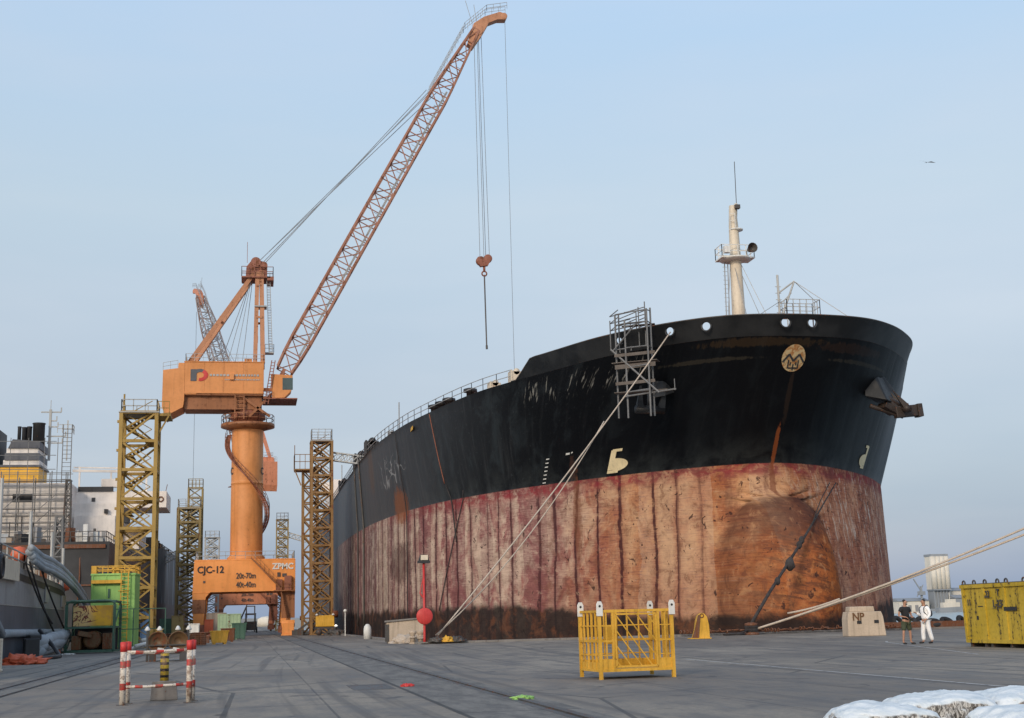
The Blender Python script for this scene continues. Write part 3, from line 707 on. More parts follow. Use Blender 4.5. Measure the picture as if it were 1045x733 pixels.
# bow jackstaff, small davit and lookout rail
m = SMB(); m.tube((42.55, 100, 22.8), (42.55, 100, 28.9), .10, 6); m.tube((42.7, 100, 25.3), (44.0, 100, 28.4), .08, 6); m.tube((42.6, 100, 27.4), (44.0, 100, 28.4), .08, 6)
m.tube((42.6, 100, 26.4), (43.7, 100, 27.4), .05, 4)
for i in range(7): m.tube((42.3, 100, 24.6+i*.55), (42.8, 100, 24.6+i*.55), .035, 4)
m.build('jackstaff', 'pale_tower')
m = SMB()
for a, b in (((44.0, 100, 28.4), (48.2, 98.5, 24.9)), ((42.7, 100, 26.7), (39.8, 98.5, 24.9)), ((44, 100, 28.4), (45.9, 100, 26.6))): m.tube(a, b, .03, 4)
m.build('forestay', 'galv')
m = SMB(); m.railing([(43.0, 99.5, 25.5), (45.9, 99.5, 25.5), (45.9, 101, 25.5), (43.0, 101, 25.5)], 1.25, .55, .035, True); m.box(42.9, 46, 99.4, 101.1, 25.4, 25.5)
for x in (43, 45.9):
    for y in (99.5, 101): m.tube((x, y, 22.8), (x, y, 25.5), .06, 4)
m.build('lookout_platform', 'pale_tower')
# deck-edge railing and clutter along the starboard side
m = SMB(); pts = []
y = 117.0
while y < 235: pts.append((XC-half(y, 22.8)+.15, y, top(y))); y += 2.2
m.railing(pts, 1.15, 2.2, .04); m.build('deck_railing', 'galv')
def clutter(y, w, h, mat, name, d=1.4):
    x = XC-half(y, 22.8)+.9; w *= .62; h *= .66; m = SMB()
    if name == 'vent':
        m.lathe([(w*.35, top(y)), (w*.35, top(y)+h*.55), (w*.62, top(y)+h*.6), (w*.6, top(y)+h*.9), (w*.3, top(y)+h)], 12, (x, y, 0))
    else:
        m.box(x-.5*w, x+.5*w, y-d/2, y+d/2, top(y), top(y)+h); m.box(x-.55*w, x-.40*w, y-d/2-.06, y+d/2+.06, top(y), top(y)+h+.12); m.tube((x, y-d/2, top(y)+h), (x, y+d/2, top(y)+h), .3*w, 10)
    m.build(name, mat, bevel=0)
clutter(117.6, 1.6, 1.5, 'cream', 'deck_box'); clutter(120.8, 1.6, .8, 'cream', 'deck_box')
for y in (125.5, 130.8, 132.9, 134.9): clutter(y, 1.8, 1.5, 'black', 'vent')
clutter(167, 2.6, 2.6, 'black', 'winch', 2.4); clutter(181, 2.8, 2.8, 'black', 'winch', 2.6); clutter(152, 1.2, 1.0, 'galv', 'deck_box'); clutter(214, 2.6, 2.6, 'black', 'winch')
m = SMB(); x_ = XC-half(146, 22.8)+.4; m.tube((x_, 146, 22), (x_, 146, 25.6), .07, 5); m.build('lamp_post', 'galv')
# aft house just showing
m = SMB(); m.box(18, 66, 298, 330, 22, 33.0); m.box(15.5, 68.5, 300, 306, 30.5, 32.6); m.build('aft_house', 'accom')
m = SMB(); m.tube((20, 300, 33), (20, 300, 36.5), .12, 5); m.tube((24, 300, 33), (24, 300, 35.2), .12, 5); m.build('aft_mast', 'galv', each=True)
# hull fittings: hanging pipe, rubbing cables
def side_line(y, z0_, z1_, r, mat, name, dy=0, out_=.12):
    m = SMB(); P_ = []
    for i in range(14):
        z = z0_+(z1_-z0_)*i/13; yy = y+dy*i/13; b = half(yy, max(0, z)); P_.append((XC-b-out_, yy, z))
    m.path(P_, r, 5); m.build(name, mat)
side_line(133.8, 22.4, 15.2, .055, 'rust_red', 'drain_hose')
side_line(133.6, 15.0, 9.2, .06, 'rope_dk', 'hanging_line', -1.2); side_line(146.5, 22.2, 2, .05, 'rope_dk', 'hanging_line'); side_line(180, 22.2, 1, .10, 'dk_steel', 'hanging_line'); side_line(173.5, 22.2, 1, .14, 'dk_steel', 'hanging_line'); side_line(130.5, 14.2, 2.5, .05, 'rope_dk', 'hanging_line', 6)
# yellow tally plate near the deck edge
m = SMB(); yq = 140.0; m.box(XC-half(yq, 21.6)-.10, XC-half(yq, 21.6)-.04, yq-1.1, yq+1.1, 21.5, 21.9); m.build('name_plate', 'yellow')

# anchor pods: flared bolster on each bow
def pod(x, z, sgn):
    y = ysurf(x, z); n_ = nrm(x, z); c_ = Vector((x, y, z)); n_h = Vector((n_.x, n_.y, 0)).normalized(); tx = Vector((-n_h.y, n_h.x, 0))*1
    if tx.x*sgn < 0: tx = -tx
    m = SMB(); K_ = 1 if sgn > 0 else .62
    base = [c_+tx*a+Vector((0, 0, b))-n_*.6 for a, b in ((-1.7*K_, -1.4*K_), (1.45*K_, -1.6*K_), (1.9*K_, .3), (.5*K_, 2.2*K_), (-.6*K_, 1.9*K_))]
    face = [c_+tx*a+Vector((0, 0, b))+n_h*c for a, b, c in ((-1.3*K_, -1.55*K_, 1.25*K_), (1.2*K_, -1.65*K_, 1.35*K_), (1.4*K_, -.2, 1.1*K_), (.45*K_, 1.5*K_, .15), (-.4*K_, 1.3*K_, .1))]
    m.add(base+face, [(i, (i+1) % 5, 5+(i+1) % 5, 5+i) for i in range(5)]+[(5, 6, 7, 8, 9), (0, 1, 2, 3, 4)])
    m.build('anchor_bolster', 'deep_black' if sgn < 0 else 'hullpod', bevel=.08)
    return c_, n_h, tx
def podmat():
    t = NT('bolster_paint'); n = t.noise(t.obj(), 1.5, 5, .6); return t.out(t.mix(t.mr(n, .45, .65), (.010, .012, .015), (.03, .03, .032)), .6)
MT['hullpod'] = podmat()
def anchor(c_, a_, up, acr, mat='anchor'):
    """stockless anchor: shank from the pipe at c_ along a_, crown and two flukes"""
    m = SMB(); e_ = c_+a_*2.3
    m.tube(c_-a_*.3, e_, .20, 8, .26)
    m.tube(e_-acr*1.25, e_+acr*1.25, .34, 8)
    for s_ in (-1, 1):
        b_ = e_+acr*s_*.95
        tip = b_-a_*1.7+up*.75+acr*s_*.15
        m.add([b_-up*.3-acr*.28, b_-up*.3+acr*.28, b_+up*.35+acr*.28, b_+up*.35-acr*.28, tip-acr*.08, tip+acr*.08], [(0, 1, 5, 4), (1, 2, 5), (2, 3, 4, 5), (3, 0, 4), (0, 3, 2, 1)])
    m.box(e_.x-.3, e_.x+.3, e_.y-.3, e_.y+.3, e_.z-.3, e_.z+.3)
    m.build('anchor', mat)
c1, n1, t1 = pod(51.7, 20.1, 1)
anchor(c1+Vector((.0, -.6, -.8)), Vector((.80, -.12, -.50)).normalized(), Vector((.3, -.2, .9)), Vector((.2, .95, .25)).normalized())
m = SMB()   # bill board and crown jutting clear of the port bow
m.rbox((54.0, 101.4, 17.75), 2.3, .7, .95, R(-4), R(-5)); m.rbox((52.4, 101.7, 18.0), 1.4, 1.2, .5, R(10), R(25)); m.rbox((54.9, 101.3, 17.8), .45, .9, 1.1, 0, R(-5))
m.tube((51.3, 101.8, 19.6), (53.2, 101.4, 17.9), .24, 8); m.tube((50.9, 102.0, 18.3), (53.6, 101.5, 17.3), .20, 8)
m.build('anchor_crown', 'anchor', bevel=.05)
c2, n2, t2 = pod(32.9, 19.9, -1)
anchor(c2+Vector((-.9, .1, .3)), Vector((-.1, -.15, -.95)).normalized(), Vector((.1, -.9, .3)), Vector((.9, .1, 0)).normalized(), 'deep_black')
# ================================================================== level luffing cranes
def make_crane(label, loc, slew, boomvec, S, group='orange portal cranes on the quay', number='CJC-12', hook=True, BWD=1.0):
    """S: material set. local origin on the ground below the column axis"""
    t = thing('portal_crane', label, 'crane', loc, 0, group)
    z0, z1 = 6.2, 10.7
    # portal: two arched frames and a deck box
    poly = [(-7.15, z1), (6.95, z1), (6.95, 5.9), (6.2, 1.7), (4.9, 1.7), (5.15, 5.5), (4.6, z0), (-4.9, z0), (-5.5, 5.5), (-5.75, 1.7), (-7.15, 1.7), (-7.35, 5.9)]
    m = MB()
    for a, b in ((-6, -3.6), (3.6, 6)): m.prism(poly, a, b)
    m.box(-7.1, 6.9, -3.6, 3.6, z0+.3, z1-.02)
    m.box(-7.0, 6.85, -6.03, -5.9, z1-.12, z1+.06); m.box(-7.2, -4.9, -6.04, -5.99, z0-.1, z0+.02)
    m.build('portal', S['hi'], t, bevel=.06)
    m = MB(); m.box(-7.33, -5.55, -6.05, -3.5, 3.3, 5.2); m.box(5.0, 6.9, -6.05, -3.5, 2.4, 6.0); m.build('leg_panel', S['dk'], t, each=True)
    for x in (-6.05, 5.45):
        for y in (-4.8, 4.8):
            m = MB(); m.prism([(-1.9, .95), (-1.5, 1.65), (1.5, 1.65), (1.9, .95), (1.2, .75), (-1.2, .75)], x-.45, x+.45, 'X') if False else m.box(x-.5, x+.5, y-1.9, y+1.9, .95, 1.72)
            for k in (-1.45, -.5, .5, 1.45):
                m.lathe([(.42, -.16), (.42, .16)], 14, (x, y+k, .45), 'X'); m.box(x-.35, x+.35, y+k-.3, y+k+.3, .45, 1.0)
            m.box(x-.7, x+.7, y-2.3, y-1.95, .35, 1.3); m.box(x+.45, x+.95, y-1.0, y-.2, .7, 1.5)
            m.build('bogie', S['rust'], t)
    # stair climbing the portal front and its clutter
    m = MB()
    for k in (-.35, .35): m.bar((.7, -6.6+k*.8, z1+.2), (5.0, -6.6+k*.8, 6.4), .16)
    for i in range(16): m.box(.8+i*.27, 1.05+i*.27, -6.95, -6.3, z1-.05-i*.27, z1+.0-i*.27)
    m.box(3.9, 6.7, -7.1, -6.05, 6.15, 6.3); m.railing([(.8, -6.95, z1+.2), (5.0, -6.95, 6.3)], 1.0, .9, .03); m.railing([(5.0, -7.05, 6.3), (6.7, -7.05, 6.3)], 1.0, .9, .03)
    for k in (-.35, .35): m.bar((4.9, -6.6+k*.6, 6.2), (6.0, -6.6+k*.6, 1.0), .12)
    for i in range(18): m.box(4.9+i*.062, 5.2+i*.062, -6.9, -6.3, 6.0-i*.29, 6.05-i*.29)
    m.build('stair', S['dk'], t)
    m = MB(); m.box(4.2, 5.1, -6.6, -6.05, 6.3, 7.8); m.box(5.4, 6.4, -6.7, -6.05, 6.3, 8.3); m.lathe([(.5, 4.9), (.5, 6.1)], 12, (7.3, 0, 2.8), 'X'); m.build('control_cabinet', S['rust'], t, each=True)
    m = MB(); m.railing([(-7, -5.9, z1+.05), (6.8, -5.9, z1+.05), (6.8, 5.9, z1+.05), (-7, 5.9, z1+.05)], 1.1, 1.4, .04, True); m.build('portal_railing', S['rail'], t)
    # column and the spiral stair
    m = MB(); m.lathe([(2.75, z1-.02), (2.75, z1+.5), (2.36, z1+.9), (2.35, z1+1.0), (2.35, z1+1.4), (2.33, 21.6), (2.33, 21.99), (2.37, 22.02), (2.37, 22.12), (2.33, 22.15), (2.33, 22.5), (2.30, 29.4), (2.30, 30.0), (2.6, 30.6)], 40); m.build('column', S['body'], t)
    m = MB(); pts = []; N = 90
    for i in range(N+1):
        q = i/N; a = R(-40)-q*R(330) if False else R(-205)+ (1-q)*R(300); z = 12+q*17.5; pts.append((2.85*math.cos(a), 2.85*math.sin(a), z))
    m.path(pts, .10, 5); m.path([(x*1.14, y*1.14, z) for x, y, z in pts], .10, 5); m.path([(x*1.16, y*1.16, z+1.0) for x, y, z in pts], .04, 4); m.path([(x*1.16, y*1.16, z+.5) for x, y, z in pts], .03, 4)
    for i, (x, y, z) in enumerate(pts):
        m.bar((x*.9, y*.9, z), (x*1.15, y*1.15, z), .16)
        if i % 3 == 0: m.tube((x*1.16, y*1.16, z), (x*1.16, y*1.16, z+1.0), .035, 4)
    m.build('spiral_stair', S['rust'], t)
    m = MB(); m.lathe([(2.2, 30.0), (3.95, 30.5), (3.95, 30.95), (2.4, 31.0)], 32); m.railing([(3.85*math.cos(i*math.pi/8), 3.85*math.sin(i*math.pi/8), 30.95) for i in range(16)], 1.3, 9, .05, True); m.build('slewing_platform', S['dk'], t)
    # upper works, turned by slew
    M = Matrix.Rotation(slew, 4, 'Z'); U = lambda: MB(M)
    m = U(); m.lathe([(2.35, 30.9), (2.2, 31.6), (2.6, 31.7), (2.6, 32.6), (2.0, 33), (2.0, 35.3)], 28); m.build('turntable', S['rust'], t)
    m = U(); m.box(-9.2, 2.25, -3.0, 3.0, 35.3, 39.9); m.prism([(-9.2, 34.2), (-9.2, 39.7), (-10.1, 39.7), (-10.15, 38.9), (-12.3, 38.6), (-12.35, 33.2), (-11.9, 31.7), (-9.35, 33.1)], -3.05, 3.05)
    m.box(-9.2, -7.5, -3.02, 3.02, 35.0, 35.3)
    for x in (-6.4, -3.6, -.8): m.box(x-.04, x+.04, -3.04, -3.0, 35.4, 39.8)
    m.box(-9.3, 2.35, -3.1, 3.1, 39.85, 39.98); m.box(-9.2, 2.3, -3.08, -2.9, 35.15, 35.38)
    m.build('machinery_house', S['body'], t, bevel=.05)
    m = U(); m.box(-9.2, 2.0, -2.3, 2.3, 32.9, 35.28); m.box(-9.1, 2.2, -2.9, 2.9, 34.9, 35.2); m.bar((-1.5, -2.6, 35.2), (3.2, -2.6, 31.8), .35); m.bar((4.0, -2.6, 35.8), (.2, -2.6, 31.8), .35)
    for x in (-1.9, -.6): m.bar((x, -2.9, 31.4), (x, -2.9, 35.2), .16)
    for i in range(6): m.bar((-1.9, -2.9, 31.7+i*.6), (-.6, -2.9, 31.7+i*.6), .1)
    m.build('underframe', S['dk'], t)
    m = U(); m.box(-2.7, -2.1, -3.35, -3.0, 37.2, 38.1); m.box(-1.4, -.2, 1.0, 2.5, 39.9, 40.8); m.box(-.6, .5, -2.6, -1.5, 39.98, 40.5); m.build('vent_box', S['body'], t, each=True)
    m = U(); m.railing([(-9.1, -2.95, 39.95), (2.2, -2.95, 39.95), (2.2, 2.95, 39.95), (-9.1, 2.95, 39.95)], 1.15, 1.2, .04, True); m.railing([(-12.3, -2.9, 38.6), (-10.2, -2.9, 39.0)], 1.1, 1, .04); m.build('house_railing', S['rail'], t)
    # cab
    m = U(); m.prism([(3.55, 34.5), (5.3, 34.6), (6.3, 35.6), (6.5, 38.0), (3.3, 38.2)], -2.9, -.4); m.box(2.2, 3.5, -2.4, -.8, 34.6, 34.9); m.bar((2.2, -1.6, 36), (3.5, -1.6, 36), .5); cab = m.build('cab', S['body'], t, bevel=.06)
    m = U(); m.box(5.0, 6.52, -2.93, -2.85, 35.8, 37.6); m.add([(6.36, -2.8, 35.8), (6.36, -.5, 35.8), (6.55, -.5, 37.7), (6.55, -2.8, 37.7)], [(0, 1, 2, 3)]); m.build('window', 'glass', cab)
    m = U(); m.bar((2.4, -3.1, 33.6), (3.4, -3.1, 40.2), .14); m.bar((2.9, -3.1, 33.6), (3.9, -3.1, 40.2), .14)
    for i in range(14): m.bar((2.5+i*.07, -3.1, 34+i*.45), (3.0+i*.07, -3.1, 34+i*.45), .08)
    m.box(2.2, 7.2, -3.3, 3.0, 34.35, 34.5); m.railing([(2.2, -3.3, 34.5), (3.5, -3.3, 34.5)], 1.1, .8, .04); m.build('access_ladder', S['rust'], t)
    # A-frame
    m = U()
    for y in (-2.4, 2.4):
        m.bar((.95, y, 39.9), (1.15, y*.55, 54.2), .62); m.bar((2.1, y, 39.9), (1.75, y*.55, 54.4), .62)
        m.bar((-8.6, y, 39.9), (.6, y*.5, 54.0), .62)
        m.bar((1.0, y*.9, 47), (2.0, y*.9, 47), .3)
    for z in (44, 48, 52): m.bar((1.2, -2.0, z), (1.2, 2.0, z), .3)
    m.bar((1.1, -2.2, 44), (1.2, 1.8, 48), .2); m.bar((-4.2, -1.9, 47), (-4.2, 1.9, 47), .3)
    m.build('a_frame', S['boomd'], t)
    m = U(); m.box(-1.2, 3.1, -2.0, 2.0, 53.2, 53.4); m.prism([(-.6, 53.4), (2.6, 53.4), (2.3, 55.8), (.4, 56.2), (-.5, 55)], -1.5, 1.5)
    for y in (-1.7, -.6, .6, 1.7): m.lathe([(.75, -.12), (.75, .12)], 16, (.9, y, 55.7), 'Y', False); m.lathe([(.55, -.12), (.55, .12)], 16, (2.1, y, 55.2), 'Y', False)
    m.railing([(-1.2, -2, 53.4), (3.5, -2, 53.4), (3.5, 2, 53.4), (-1.2, 2, 53.4)], 1.5, 1.0, .06, True); m.box(2.6, 3.6, -2, 2, 52.8, 53.4)
    m.tube((-.4, 0, 56), (-.4, 0, 59.3), .05, 4); m.build('a_frame_head', S['rust'], t)
    m = U()
    for k in ((3.0, -1.2), (3.0, -.6), (3.5, -1.2), (3.5, -.6)): m.bar((k[0], k[1], 42), (k[0]-.5, k[1], 54.2), .08)
    for i in range(30): z = 42+i*.4; x = 3.0-i*.0164; m.bar((x, -1.2, z), (x+.5, -1.2, z), .05); m.bar((x, -.6, z), (x+.5, -.6, z), .05)
    m.box(2.4, 3.7, -1.6, -.2, 41.6, 41.75); m.box(.8, 2.6, -2.3, -.2, 48.6, 48.8); m.railing([(2.4, -1.6, 41.75), (3.7, -1.6, 41.75), (3.7, -.2, 41.75)], 1.2, .6, .05); m.build('ladder', S['rail'], t)
    # boom
    a = Vector(boomvec[0]); b = Vector(boomvec[1]); d = (b-a).normalized(); sd = Vector((0, 1, 0)); up = sd.cross(d)*-1
    def tp(q):
        if q < .06: return (3.0+q*8)*BWD, 2.3+q*12
        if q < .80: return (3.4-.8*q)*BWD, 3.05-.2*q
        e = (q-.80)/.20; return (2.8-1.2*e)*BWD, 2.9-1.9*e
    m = U(); m.truss(a, b, 0, 0, 0, 0, 24, sd, .15, .07, taper=tp)
    for k in (-1, 1): m.bar(a+sd*k*1.3, a-d*2.2-up*0+sd*k*1.3, .5)
    m.build('boom', S['boom'], t)
    m = U()     # catwalk inside the boom, small railings by the head
    m.bar(a+d*3-up*.9, b-d*12-up*.8, .30); 
    for i in range(22): q = a+d*(i*2.6+3)-up*.9; m.bar(q, q+up*.9, .06)
    m.build('boom_catwalk', S['rail'], t)
    m = U(); hu_ = Vector((.87, 0, .5)) if True else d
    e1 = b+d*1.0; 
    m.prism([(b.x-1.5, b.z-2.6), (b.x-.6, b.z-3.3), (b.x+.9, b.z-1.0), (b.x+2.1, b.z+1.2), (b.x+3.6, b.z+1.9), (b.x+5.0, b.z+2.0), (b.x+5.2, b.z+2.9), (b.x+4.0, b.z+3.3), (b.x+1.4, b.z+2.3), (b.x-.4, b.z+1.0)], -.75, .75)
    m.lathe([(.55, -.8), (.55, .8)], 14, (b.x+4.7, 0, b.z+2.6), 'Y'); m.lathe([(.9, -.85), (.9, .85)], 16, (b.x+.2, 0, b.z-.2), 'Y'); m.build('boom_head', S['boomd'], t, bevel=.05)
    m = U(); o1 = b-d*14+up*1.5; o2 = b-d*1+up*1.6; 
    m.railing([o1+sd*.8, o2+sd*.8, (b.x+1.8, .8, b.z+3.2), (b.x+5.2, .8, b.z+3.9)], 1.1, 1.0, .045); m.railing([o1-sd*.8, o2-sd*.8, (b.x+1.8, -.8, b.z+3.2), (b.x+5.2, -.8, b.z+3.9)], 1.1, 1.0, .045)
    m.tube((b.x-.6, 0, b.z+1.5), (b.x-1.6, 0, b.z+5.2), .05, 4); m.tube((b.x+.2, 0, b.z+1.5), (b.x-.2, 0, b.z+4.6), .05, 4); m.build('head_railing', S['rail'], t)
    # luffing cables
    m = U(); q = a+(b-a)*.80+up*1.4
    for y, dz in ((-1.6, .2), (-.7, .9), (.7, -.3), (1.6, -.9)): m.tube((1.6, y, 56+dz*.4), q+Vector((dz*.9, y*.5, -dz*.4)), .07, 4)
    for y, x in ((-1.2, -2.0), (0, -3.2), (1.2, -4.4), (.4, -1.0)): m.tube((.6, y, 55), (x, y*1.4, 40), .06, 4)
    m.build('luffing_cable', 'wire', t)
    if hook:
        m = U(); hx = b.x+.55; hz = 57.2
        for dx, y in ((-.75, -.6), (-.05, -.3), (.35, .3), (1.0, .6)): m.tube((b.x+.2+dx*.8, y, b.z-.4), (hx+dx, y, hz+.5), .055, 4)
        m.tube((b.x+4.95, 0, b.z+2.1), (b.x+5.0, 0, 37.5), .045, 4); m.build('hoist_rope', 'wire', t)
        m = U(); m.lathe([(.62, -.3), (.75, -.25), (.75, .25), (.62, .3)], 18, (hx-.55, 0, hz+.05), 'Y'); m.lathe([(.55, -.3), (.68, -.25), (.68, .25), (.55, .3)], 18, (hx+.62, 0, hz+.45), 'Y')
        m.prism([(hx-1.1, hz-.2), (hx-.6, hz-.9), (hx+.6, hz-.7), (hx+1.1, hz+.3), (hx+.2, hz+.1)], -.35, .35); m.lathe([(.18, hz-1.7), (.22, hz-.8)], 10, (hx, 0, 0)); m.torus((hx, 0, hz-2.0), .38, .12, 'Y', 16, 6); m.build('hook_block', S['rust'], t)
        m = U(); m.tube((hx, 0, hz-2.2), (hx+.12, 0, 43.6), .11, 6); m.tube((hx+.12, 0, 43.6), (hx+.14, 0, 43.0), .17, 6); m.build('sling', 'dk_steel', t)
    # writing
    lettering(number, 1.35, 'black', t, (-6.75, -6.08, 8.9), sx=.92, bold=.03)
    lettering('20t-70m', 1.12, 'dk_steel', t, (-1.35, -6.08, 8.05), sx=.72, bold=.02); lettering('40t-40m', 1.12, 'dk_steel', t, (-1.35, -6.08, 6.8), sx=.72, bold=.02)
    lettering('ZPMC', 1.15, 'white', t, (3.7, -6.08, 9.3), sx=.98, bold=.04)
    m = MB(); m.box(-5.9, -5.6, -6.08, -6.0, 7.5, 7.8); m.box(4.4, 4.85, -6.1, -6.0, 8.2, 8.8); m.box(5.1, 5.7, -6.1, -6.0, 8.2, 8.65); m.build('sign_plate', 'dk_steel', t, each=True)
    return t
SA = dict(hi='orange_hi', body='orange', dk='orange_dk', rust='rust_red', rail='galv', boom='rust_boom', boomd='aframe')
CX, CY = -.65, 200.0
crane = make_crane('large orange portal crane numbered CJC-12, boom raised over the tanker', (CX, CY, 0), 0, ((5.3, 0, 39.2), (35.9, 0, 96.4)), SA)
# logo on the house side
def halfring(a0, a1, r0, r1, mat, nm):
    m = MB(); n = 12
    for i in range(n):
        p, q = a0+(a1-a0)*i/n, a0+(a1-a0)*(i+1)/n
        m.add([(-7.0+r*math.cos(a)*1.25, -3.07, 37.9+r*math.sin(a)) for r, a in ((r0, p), (r1, p), (r1, q), (r0, q))], [(0, 1, 2, 3)])
    return m.build(nm, mat, crane)
halfring(R(-100), R(60), .45, .92, 'red', 'logo'); halfring(R(60), R(215), .45, .92, 'vessel_dk', 'logo')
m = MB(); m.box(-8.35, -7.5, -3.08, -3.03, 37.0, 38.75); m.build('logo', 'vessel_dk', crane)
random.seed(5); m = MB(); x = -5.6
while x < 1.6:
    w_ = random.uniform(.18, .4); m.box(x, x+w_, -3.075, -3.03, 37.75, 38.05) ; x += w_+.14
x = -3.4
while x < 1.6:
    w_ = random.uniform(.12, .26); m.box(x, x+w_, -3.075, -3.03, 37.15, 37.33); x += w_+.12
m.build('faded_lettering', 'galv', crane)
# letters C on the column
for a in (-162, -22):
    lettering('C', 1.5, 'black', crane, (2.36*math.cos(R(a)), 2.36*math.sin(R(a)), 23.4), rot=(R(90), 0, R(a+90)), align='CENTER', bold=.03)

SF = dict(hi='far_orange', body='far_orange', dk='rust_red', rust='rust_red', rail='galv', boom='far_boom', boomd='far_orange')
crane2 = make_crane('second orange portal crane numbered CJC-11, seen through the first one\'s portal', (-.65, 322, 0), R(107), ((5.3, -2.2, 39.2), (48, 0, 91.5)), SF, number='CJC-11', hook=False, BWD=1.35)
m = MB(Matrix.Rotation(R(107), 4, 'Z')); m.tube((51.5, 0, 88), (51.5, 0, 30), .07, 4); m.build('hoist_rope', 'wire', crane2)

# ================================================================== access towers
def access_tower(name, label, loc, wx, wy, h, nlev, mat, top_h=1.5, gang=None, leg=.34, br=.17, group='lattice access towers along the dock edges', cross=False, top_w=1.0, rz=0):
    t = thing(name, label, 'access tower', loc, rz, group)
    m = MB(); H = h/nlev; legs = [(-wx/2, -wy/2), (wx/2, -wy/2), (wx/2, wy/2), (-wx/2, wy/2)]
    for x, y in legs: m.bar((x, y, 0), (x, y, h), leg)
    for i in range(nlev+1):
        z = min(h, i*H)
        for k in range(4):
            (x0, y0_), (x1, y1) = legs[k], legs[(k+1) % 4]; m.bar((x0, y0_, z), (x1, y1, z), leg*.8)
            if i < nlev:
                if cross or True:
                    if (i % 2) ^ (k % 2) or cross: m.bar((x0, y0_, z), (x1, y1, z+H), br)
                    if not ((i % 2) ^ (k % 2)) or cross: m.bar((x1, y1, z), (x0, y0_, z+H), br)
    m.build('frame', mat, t)
    # stair flights inside
    m = MB(); nf = nlev*2; hf = h/nf
    for i in range(nf):
        z = i*hf; s_ = 1 if i % 2 else -1
        for y in (-.45, .25): m.bar((-s_*wx*.36, y*wy*.8, z), (s_*wx*.36, y*wy*.8, z+hf), .14)
        m.bar((-s_*wx*.36, -.45*wy*.8, z+1), (s_*wx*.36, -.45*wy*.8, z+hf+1), .06)
        for k in range(7): q = k/7; x = -s_*wx*.36+s_*wx*.72*q; m.box(x-.12, x+.12, -.45*wy*.8, .25*wy*.8, z+hf*q, z+hf*q+.05)
        m.box(s_*wx*.28-.3, s_*wx*.28+.4, -wy*.42, wy*.42, z+hf-.06, z+hf)
    m.build('stair', mat, t)
    m = MB(); m.box(-wx/2-.2, wx/2+.2, -wy/2-.2, wy/2+.2, h-.05, h+.05); m.railing([(-wx/2, -wy/2, h), (wx/2, -wy/2, h), (wx/2, wy/2, h), (-wx/2, wy/2, h)], top_h, wx/3, .05, True)
    m.build('top_platform', 'galv', t)
    if gang:
        a, b = gang; m = MB(); m.truss(a, b, 1.0, 1.0, 1.1, 1.1, max(6, int((Vector(b)-Vector(a)).length/1.3)), (0, 1, 0), .07, .04); m.build('gangway', 'pale_tower', t)
    return t
T1 = access_tower('access_tower', 'tall olive-yellow lattice access tower behind the green tank box', (-9.1, 112.5, 0), 2.8, 3.2, 18.9, 8, 'yellow_tower', 1.05, leg=.30, br=.15, cross=False)
m = MB(); m.bar((1.4, -1.5, 18.7), (2.5, -1.5, 18.8), .18); m.bar((1.4, -1.5, 16.8), (2.4, -1.5, 18.7), .12); m.box(1.4, 2.5, -1.6, 1.6, 18.6, 18.72); m.railing([(1.5, -1.6, 18.7), (2.4, -1.6, 18.7)], 1.1, .5, .04)
for i in range(8): m.box(-1.7, -1.35, -1.7, -1.4, 1.5+i*2.36, 1.7+i*2.36)
m.tube((-1.2, -1.5, 18.9), (-1.2, -1.5, 20.4), .08, 5); m.build('side_bracket', 'yellow_tower', T1)
T2 = access_tower('access_tower', 'dull olive lattice access tower left of the orange crane portal, gangway reaching a ship', (-10.2, 230, 0), 3.6, 3.6, 21.0, 9, 'grey_tower', 1.5, gang=((-1.8, 0, 13.5), (-7.6, -2, 10.8)), leg=.42, br=.24, cross=True)
m = MB(); m.truss((.9, 1.2, 10), (.9, 1.2, 24.6), 2.3, 2.3, 2.2, 2.2, 9, (1, 0, 0), .14, .08); m.railing([(-.3, .1, 24.6), (2.1, .1, 24.6), (2.1, 2.3, 24.6), (-.3, 2.3, 24.6)], 1.5, .6, .05, True); m.build('upper_stage', 'grey_tower', T2)
T3 = access_tower('access_tower', 'pale grey slim lattice tower framed by the left leg of the orange portal', (-8.1, 292, 0), 2.9, 2.9, 20, 10, 'pale_tower', 1.4, leg=.26, br=.15, cross=True)
T4 = access_tower('access_tower', 'brown rusty lattice access tower at the tanker\'s side, gangway sloping onto its deck', (9.45, 184, 0), 2.75, 2.9, 26.2, 11, 'brown_tower', 1.6, gang=((1.4, 0, 24.2), (5.2, -6, 22.9)), leg=.34, br=.17, cross=True)
m = MB(); m.truss((-1.35, 4.2, 0), (-1.35, 4.2, 22.6), 2.0, 2.0, 2.6, 2.6, 10, (1, 0, 0), .15, .09, cross=True); m.box(-3.6, -.7, 1.8, 4.6, 22.5, 22.7); m.railing([(-3.6, 1.8, 22.7), (-.7, 1.8, 22.7)], 2.0, .7, .06); m.railing([(-3.6, 1.8, 22.7), (-3.6, 4.6, 22.7)], 2.0, .9, .06); m.bar((-3.5, 2, 22.4), (-2.7, 2, 20.4), .15); m.bar((-3.6, 1.9, 22.7), (-3.6, 1.9, 26), .1); m.build('rear_stage', 'brown_tower', T4)
T5 = access_tower('access_tower', 'far lattice tower right of the orange column, the most distant on that side', (7.4, 325, 0), 2.7, 2.7, 26.2, 12, 'grey_tower', 1.6, gang=((1.3, 0, 22.6), (5.6, -4, 21.0)), leg=.28, br=.15, cross=True)

